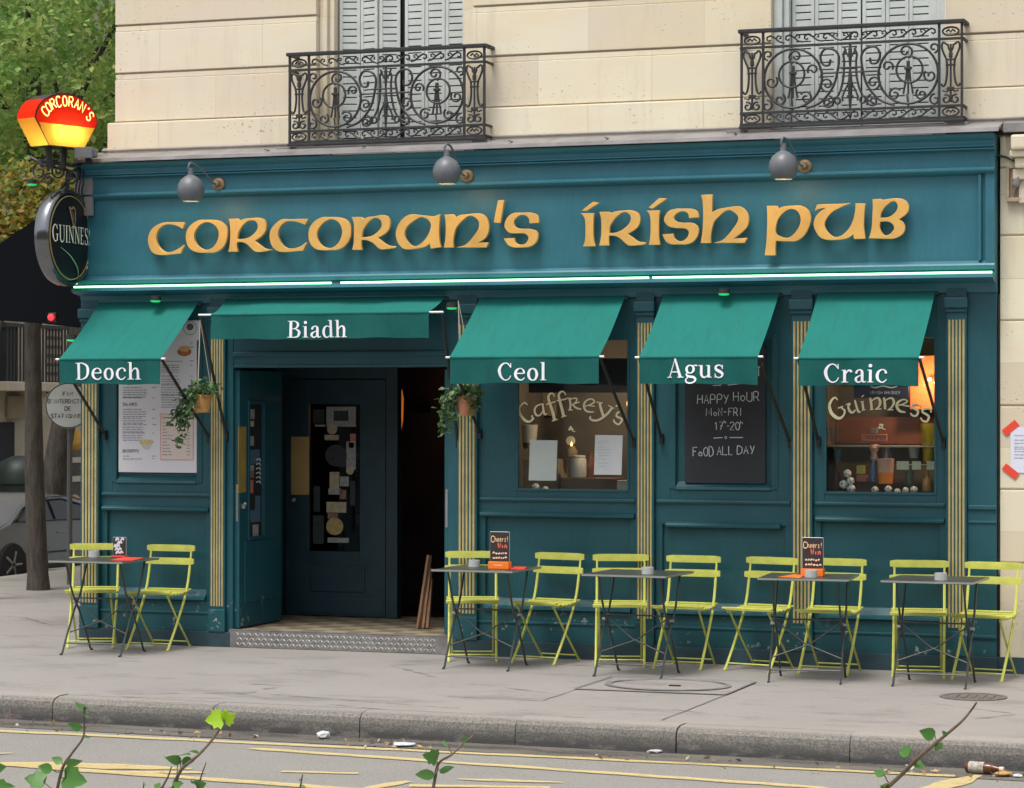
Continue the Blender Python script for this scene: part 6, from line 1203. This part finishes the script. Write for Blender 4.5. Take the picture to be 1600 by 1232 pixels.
def hole(x0, y0, x1, y1, nm, m, d=.05): a, b = q(x0, y1), q(x1, y0); k = MB(); k.box(BX-.02, BX+d, min(a.y, b.y), max(a.y, b.y), a.z, b.z); return k.build(nm, m, fb)
hole(-20, 660, 19, 900, 'doorway', DARK); hole(-20, 505, 24, 600, 'window', mat('dark_glass', (.02, .025, .025), .1)); hole(82, 680, 150, 900, 'shop_window', mat('dim_shop_window', (.06, .055, .045), .3, var=.5, vscale=2))
for y in (650, 690, 720, 750, 790): a, b = q(82, y), q(150, y); k = MB(); k.box(BX+.05, BX+.12, min(a.y, b.y), max(a.y, b.y), a.z-.05, a.z+.05); k.build('shelf', mat('pale_ledge', (.46, .42, .34), .7), fb)
for i, (x, y, m, lab) in enumerate(((118, 688, (.55, .30, .05), 'small orange lamp shade in the far shop window'), (90, 790, (.10, .16, .05), 'small green shrub in a tub before the far shop window'), (116, 790, (.35, .25, .16), 'tan parcel in the far shop window'))):
    p = atx(x, y, BX+.35); k = MB(); k.sphere(p, .2, 12, (.7, .7, 1)); tag(k.build(['lamp_shade', 'shrub', 'parcel'][i], mat('far_item_%d' % i, m, .7, var=.4, vscale=8), None, True), lab, ['lamp shade', 'shrub', 'parcel'][i])
p = gz(30, 838, 0); p = Vector((BX+2.6, atx(30, 700, BX+2.6).y, 0)); t_ = thing('litter_bin', 'dark green rounded bin standing before the far building, left of the trunks', 'bin', p); k = MB(); k.lathe([(.30, 0), (.34, .05), (.34, .75), (.38, .78), (.38, .95), (.28, 1.12), (.1, 1.2), (1e-5, 1.21)], Matrix.Translation(p), 20); k.build('body', mat('bin_green', (.016, .026, .024), .5), t_, True); k = MB(); k.box(p.x+.3, p.x+.37, p.y-.12, p.y+.12, .85, .95); k.build('slot', DARK, t_)

# ================================================================ LITTER IN THE GUTTER
def lit(px, py, Z=ZR+.006): return gz(px, py, Z)
p = lit(1536, 1200, ZR+.04); t_ = thing('bottle', 'brown beer bottle lying in the gutter at the lower right', 'bottle', p); M = Matrix.Translation(p) @ rotz(R(-12)) @ Matrix.Rotation(R(90), 4, 'Y'); k = MB(); k.lathe([(1e-5, -.10), (.031, -.10), (.033, -.09), (.033, .03), (.028, .055), (.014, .09), (.013, .125)], M, 20); k.build('glass', mat('brown_beer_glass', (.10, .035, .012), .12), t_, True)
k = MB(); k.lathe([(.0335, -.08), (.0338, -.06), (.0338, .0), (.0335, .01)], M, 20); k.build('label', mat('torn_label', (.36, .33, .29), .8, var=.6, vscale=40), t_, True); k = MB(); k.lathe([(.014, .10), (.0145, .125), (1e-5, .128)], M, 12); k.build('neck_foil', mat('white_foil', (.6, .5, .4), .6), t_, True)
def crumple(px, py, s, m, lab, sq=.5):
    p = lit(px, py); bm = bmesh.new(); bmesh.ops.create_icosphere(bm, subdivisions=2, radius=s)
    for v in bm.verts: v.co *= 1+.5*noise.noise(v.co*60+p); v.co.z = (v.co.z+s)*sq*.6; v.co.x *= 1.5
    k = MB(); k.bm(bm, Matrix.Translation(p) @ rotz(rnd.uniform(0, 3))); tag(k.build('litter', m), lab, 'litter', 'litter in the gutter')
BAG = mat('white_plastic_bag', (.58, .62, .66), .4); crumple(505, 1154, .035, BAG, 'crumpled white plastic scrap in the gutter below the doorway', 1.1); crumple(632, 1166, .05, BAG, 'flattened white plastic scrap on the road edge, right of the other white scrap', .4); crumple(1025, 1176, .04, mat('pale_paper_scrap', (.5, .5, .47), .8), 'pale paper scrap by the kerb below the square chamber cover', .4)
crumple(16, 1122, .05, RED, 'crumpled red wrapper in the gutter at the left picture edge', .7); crumple(1568, 1213, .035, mat('tan_leaf', (.42, .24, .08), .8), 'crumpled orange leaf beside the brown bottle', .7); crumple(1590, 1214, .025, BAG, 'white wrapper at the right picture edge beside the orange leaf', .5)
k = MB(lift=(0, 0, 0)); pts = []
for _ in range(170):
    px = rnd.choice([rnd.uniform(0, 420), rnd.uniform(540, 680), rnd.uniform(900, 1600)]); py = 1127+px*.052+abs(rnd.gauss(0, 7)); pts.append(lit(px, py, ZR+.008))
leaves(k, pts, .035, .5, 0); tag(k.build('fallen_leaves', mat('fallen_leaf', (.3, .2, .08), .8, island=[(.34, .22, .08), (.22, .14, .06), (.45, .42, .36), (.40, .25, .08)]), None, fix=False), kind='stuff')

# ================================================================ SPRIGS IN FRONT
SP = leafmat('sprig_leaves', [(.05, .17, .03), (.085, .23, .04), (.06, .19, .035)], .45, .3); SPB = leafmat('young_lime_leaves', [(.36, .62, .015), (.40, .66, .02)], .45, .5); STW = mat('twig_bark', (.12, .085, .055), .8, var=.3, vscale=40)
PY = -13.3
def heart(k, base, tip, wd, tw, lobes):
    b, t = Vector(base), Vector(tip); d = t-b; L_ = d.length; d.normalize(); vdir = (b-CAM).normalized(); n = (-vdir+Vector((rnd.gauss(0, .35), 0, rnd.gauss(0, .3)))).normalized(); s = d.cross(n).normalized(); n = s.cross(d)
    shp = [(0, 0), (-.10, .30), (.10, .60), (.26, .44), (.50, .52), (.60, .30), (.78, .22), (1, 0)] if lobes else [(0, 0), (.08, .34), (.3, .5), (.55, .42), (.8, .2), (1, 0)]
    k0 = len(k.v); m_ = len(shp)
    for u, v in shp: k.v.append(b+d*u*L_+n*(-.10*L_*u*u))
    for u, v in shp: k.v.append(b+d*u*L_+s*v*wd+n*(.10*wd-.12*L_*u*u))
    for u, v in shp: k.v.append(b+d*u*L_-s*v*wd+n*(.10*wd-.12*L_*u*u))
    for i in range(m_-1): k.f.append([k0+i, k0+i+1, k0+m_+i+1, k0+m_+i]); k.f.append([k0+i, k0+2*m_+i, k0+2*m_+i+1, k0+i+1])
def sprig(stem_px, lv, lab, w0=.0045, extra=(), bright=()):
    P = [at(x, y, PY+.02*math.sin(y)) for x, y in stem_px]; r0 = P[0]; base = Vector((r0.x+(r0.x-P[1].x)*2.0, PY, 0)); t_ = thing('leafy_sprig', lab, 'plant', base, 'leafy sprigs along the bottom edge')
    T = [base, Vector((base.x*.45+r0.x*.55, PY, r0.z*.55))]+spline(P, 6); k = MB(); k.tube(T, [w0*(1.0-.68*i/len(T)) for i in range(len(T))], 7)
    for e in extra: E = spline([at(x, y, PY) for x, y in e], 5); k.tube(E, [.0032*(1-.6*i/len(E)) for i in range(len(E))], 6)
    lm = MB(); LV = []; lb = MB()
    for (bx, by, tx_, ty_, w_, lo) in lv:
        b, t = at(bx, by, PY+rnd.uniform(-.04, .04)), at(tx_, ty_, PY+rnd.uniform(-.05, .05)); W_ = w_/ (FPX/((b-CAM).dot(FW))); heart(lm, b, t, W_, 0, lo); LV.append(lm); lm = MB()
        j = min(T, key=lambda q_: (q_-b).length); k.tube([j, (j+b)/2+Vector((0, 0, -.004)), b], .0014, 5)
    k.build('stem', STW, t_, True)
    for q_ in LV: q_.build('leaf', SP, t_, True, fix=False)
    for (bx, by, tx_, ty_, w_, lo) in bright:
        b, t = at(bx, by, PY), at(tx_, ty_, PY-.02); W_ = w_/(FPX/((b-CAM).dot(FW))); lb = MB(); heart(lb, b, t, W_, 0, lo); lb.build('young_leaf', SPB, t_, True, fix=False)
sprig([(88, 1240), (98, 1200), (112, 1178), (130, 1152), (131, 1125), (132, 1102)], [(128, 1138, 105, 1132, 16, 0), (134, 1108, 118, 1100, 14, 0), (133, 1122, 137, 1110, 9, 0), (130, 1152, 143, 1150, 8, 0), (97, 1192, 80, 1184, 14, 0), (103, 1193, 128, 1190, 15, 0), (82, 1203, 58, 1198, 18, 0), (68, 1222, 38, 1216, 34, 1), (104, 1214, 134, 1222, 38, 1)], 'tall leafy sprig at the lower left with dark lobed leaves', .0045)
sprig([(-4, 1245), (-6, 1225), (-8, 1205)], [(-12, 1202, 11, 1198, 17, 0), (-14, 1228, 24, 1230, 22, 1)], 'sprig with two dark leaves at the left picture edge')
sprig([(268, 1240), (282, 1205), (310, 1180), (335, 1152), (350, 1126), (356, 1112)], [(282, 1190, 259, 1184, 16, 0), (278, 1183, 296, 1174, 22, 0), (284, 1188, 304, 1190, 18, 0), (312, 1178, 300, 1171, 8, 0), (272, 1230, 286, 1224, 22, 1), (250, 1230, 240, 1226, 12, 0)], 'leafy sprig at the lower left with two bright lime leaves at its tip', .005, [[(248, 1240), (262, 1215), (268, 1198)]], [(346, 1124, 320, 1126, 30, 1), (352, 1124, 367, 1116, 24, 1), (352, 1118, 352, 1108, 8, 0)])
sprig([(306, 1245), (314, 1215), (322, 1192)], [(308, 1228, 322, 1224, 18, 1), (304, 1224, 298, 1220, 8, 0)], 'short thin twig right of the lime-tipped sprig', .003)
sprig([(466, 1245), (470, 1226), (473, 1210)], [(470, 1228, 478, 1230, 5, 0), (468, 1220, 472, 1214, 4, 0)], 'tiny bare dark twig tip left of centre at the bottom edge', .0032)
sprig([(222, 1245), (224, 1232), (225, 1222)], [(224, 1228, 229, 1225, 5, 0)], 'tiny dry twig tip between the two lower left sprigs', .0025)
sprig([(675, 1245), (680, 1215), (686, 1192), (705, 1180), (722, 1164), (742, 1146)], [(682, 1184, 660, 1180, 24, 1), (686, 1204, 712, 1200, 14, 0), (680, 1210, 644, 1212, 18, 0), (700, 1166, 692, 1158, 14, 0), (728, 1158, 722, 1154, 14, 0)], 'leafy sprig at the bottom centre with a bare pointed tip', .0045)
sprig([(1370, 1245), (1405, 1214), (1440, 1180), (1470, 1155), (1500, 1130), (1516, 1112), (1526, 1098)], [(1461, 1150, 1436, 1142, 22, 0), (1424, 1176, 1402, 1174, 20, 0), (1462, 1164, 1473, 1170, 18, 0), (1428, 1194, 1446, 1198, 16, 0), (1382, 1212, 1364, 1204, 15, 0), (1376, 1228, 1392, 1230, 14, 0), (1478, 1148, 1472, 1142, 7, 0)], 'long slanting sprig with sparse leaves at the lower right', .0055)
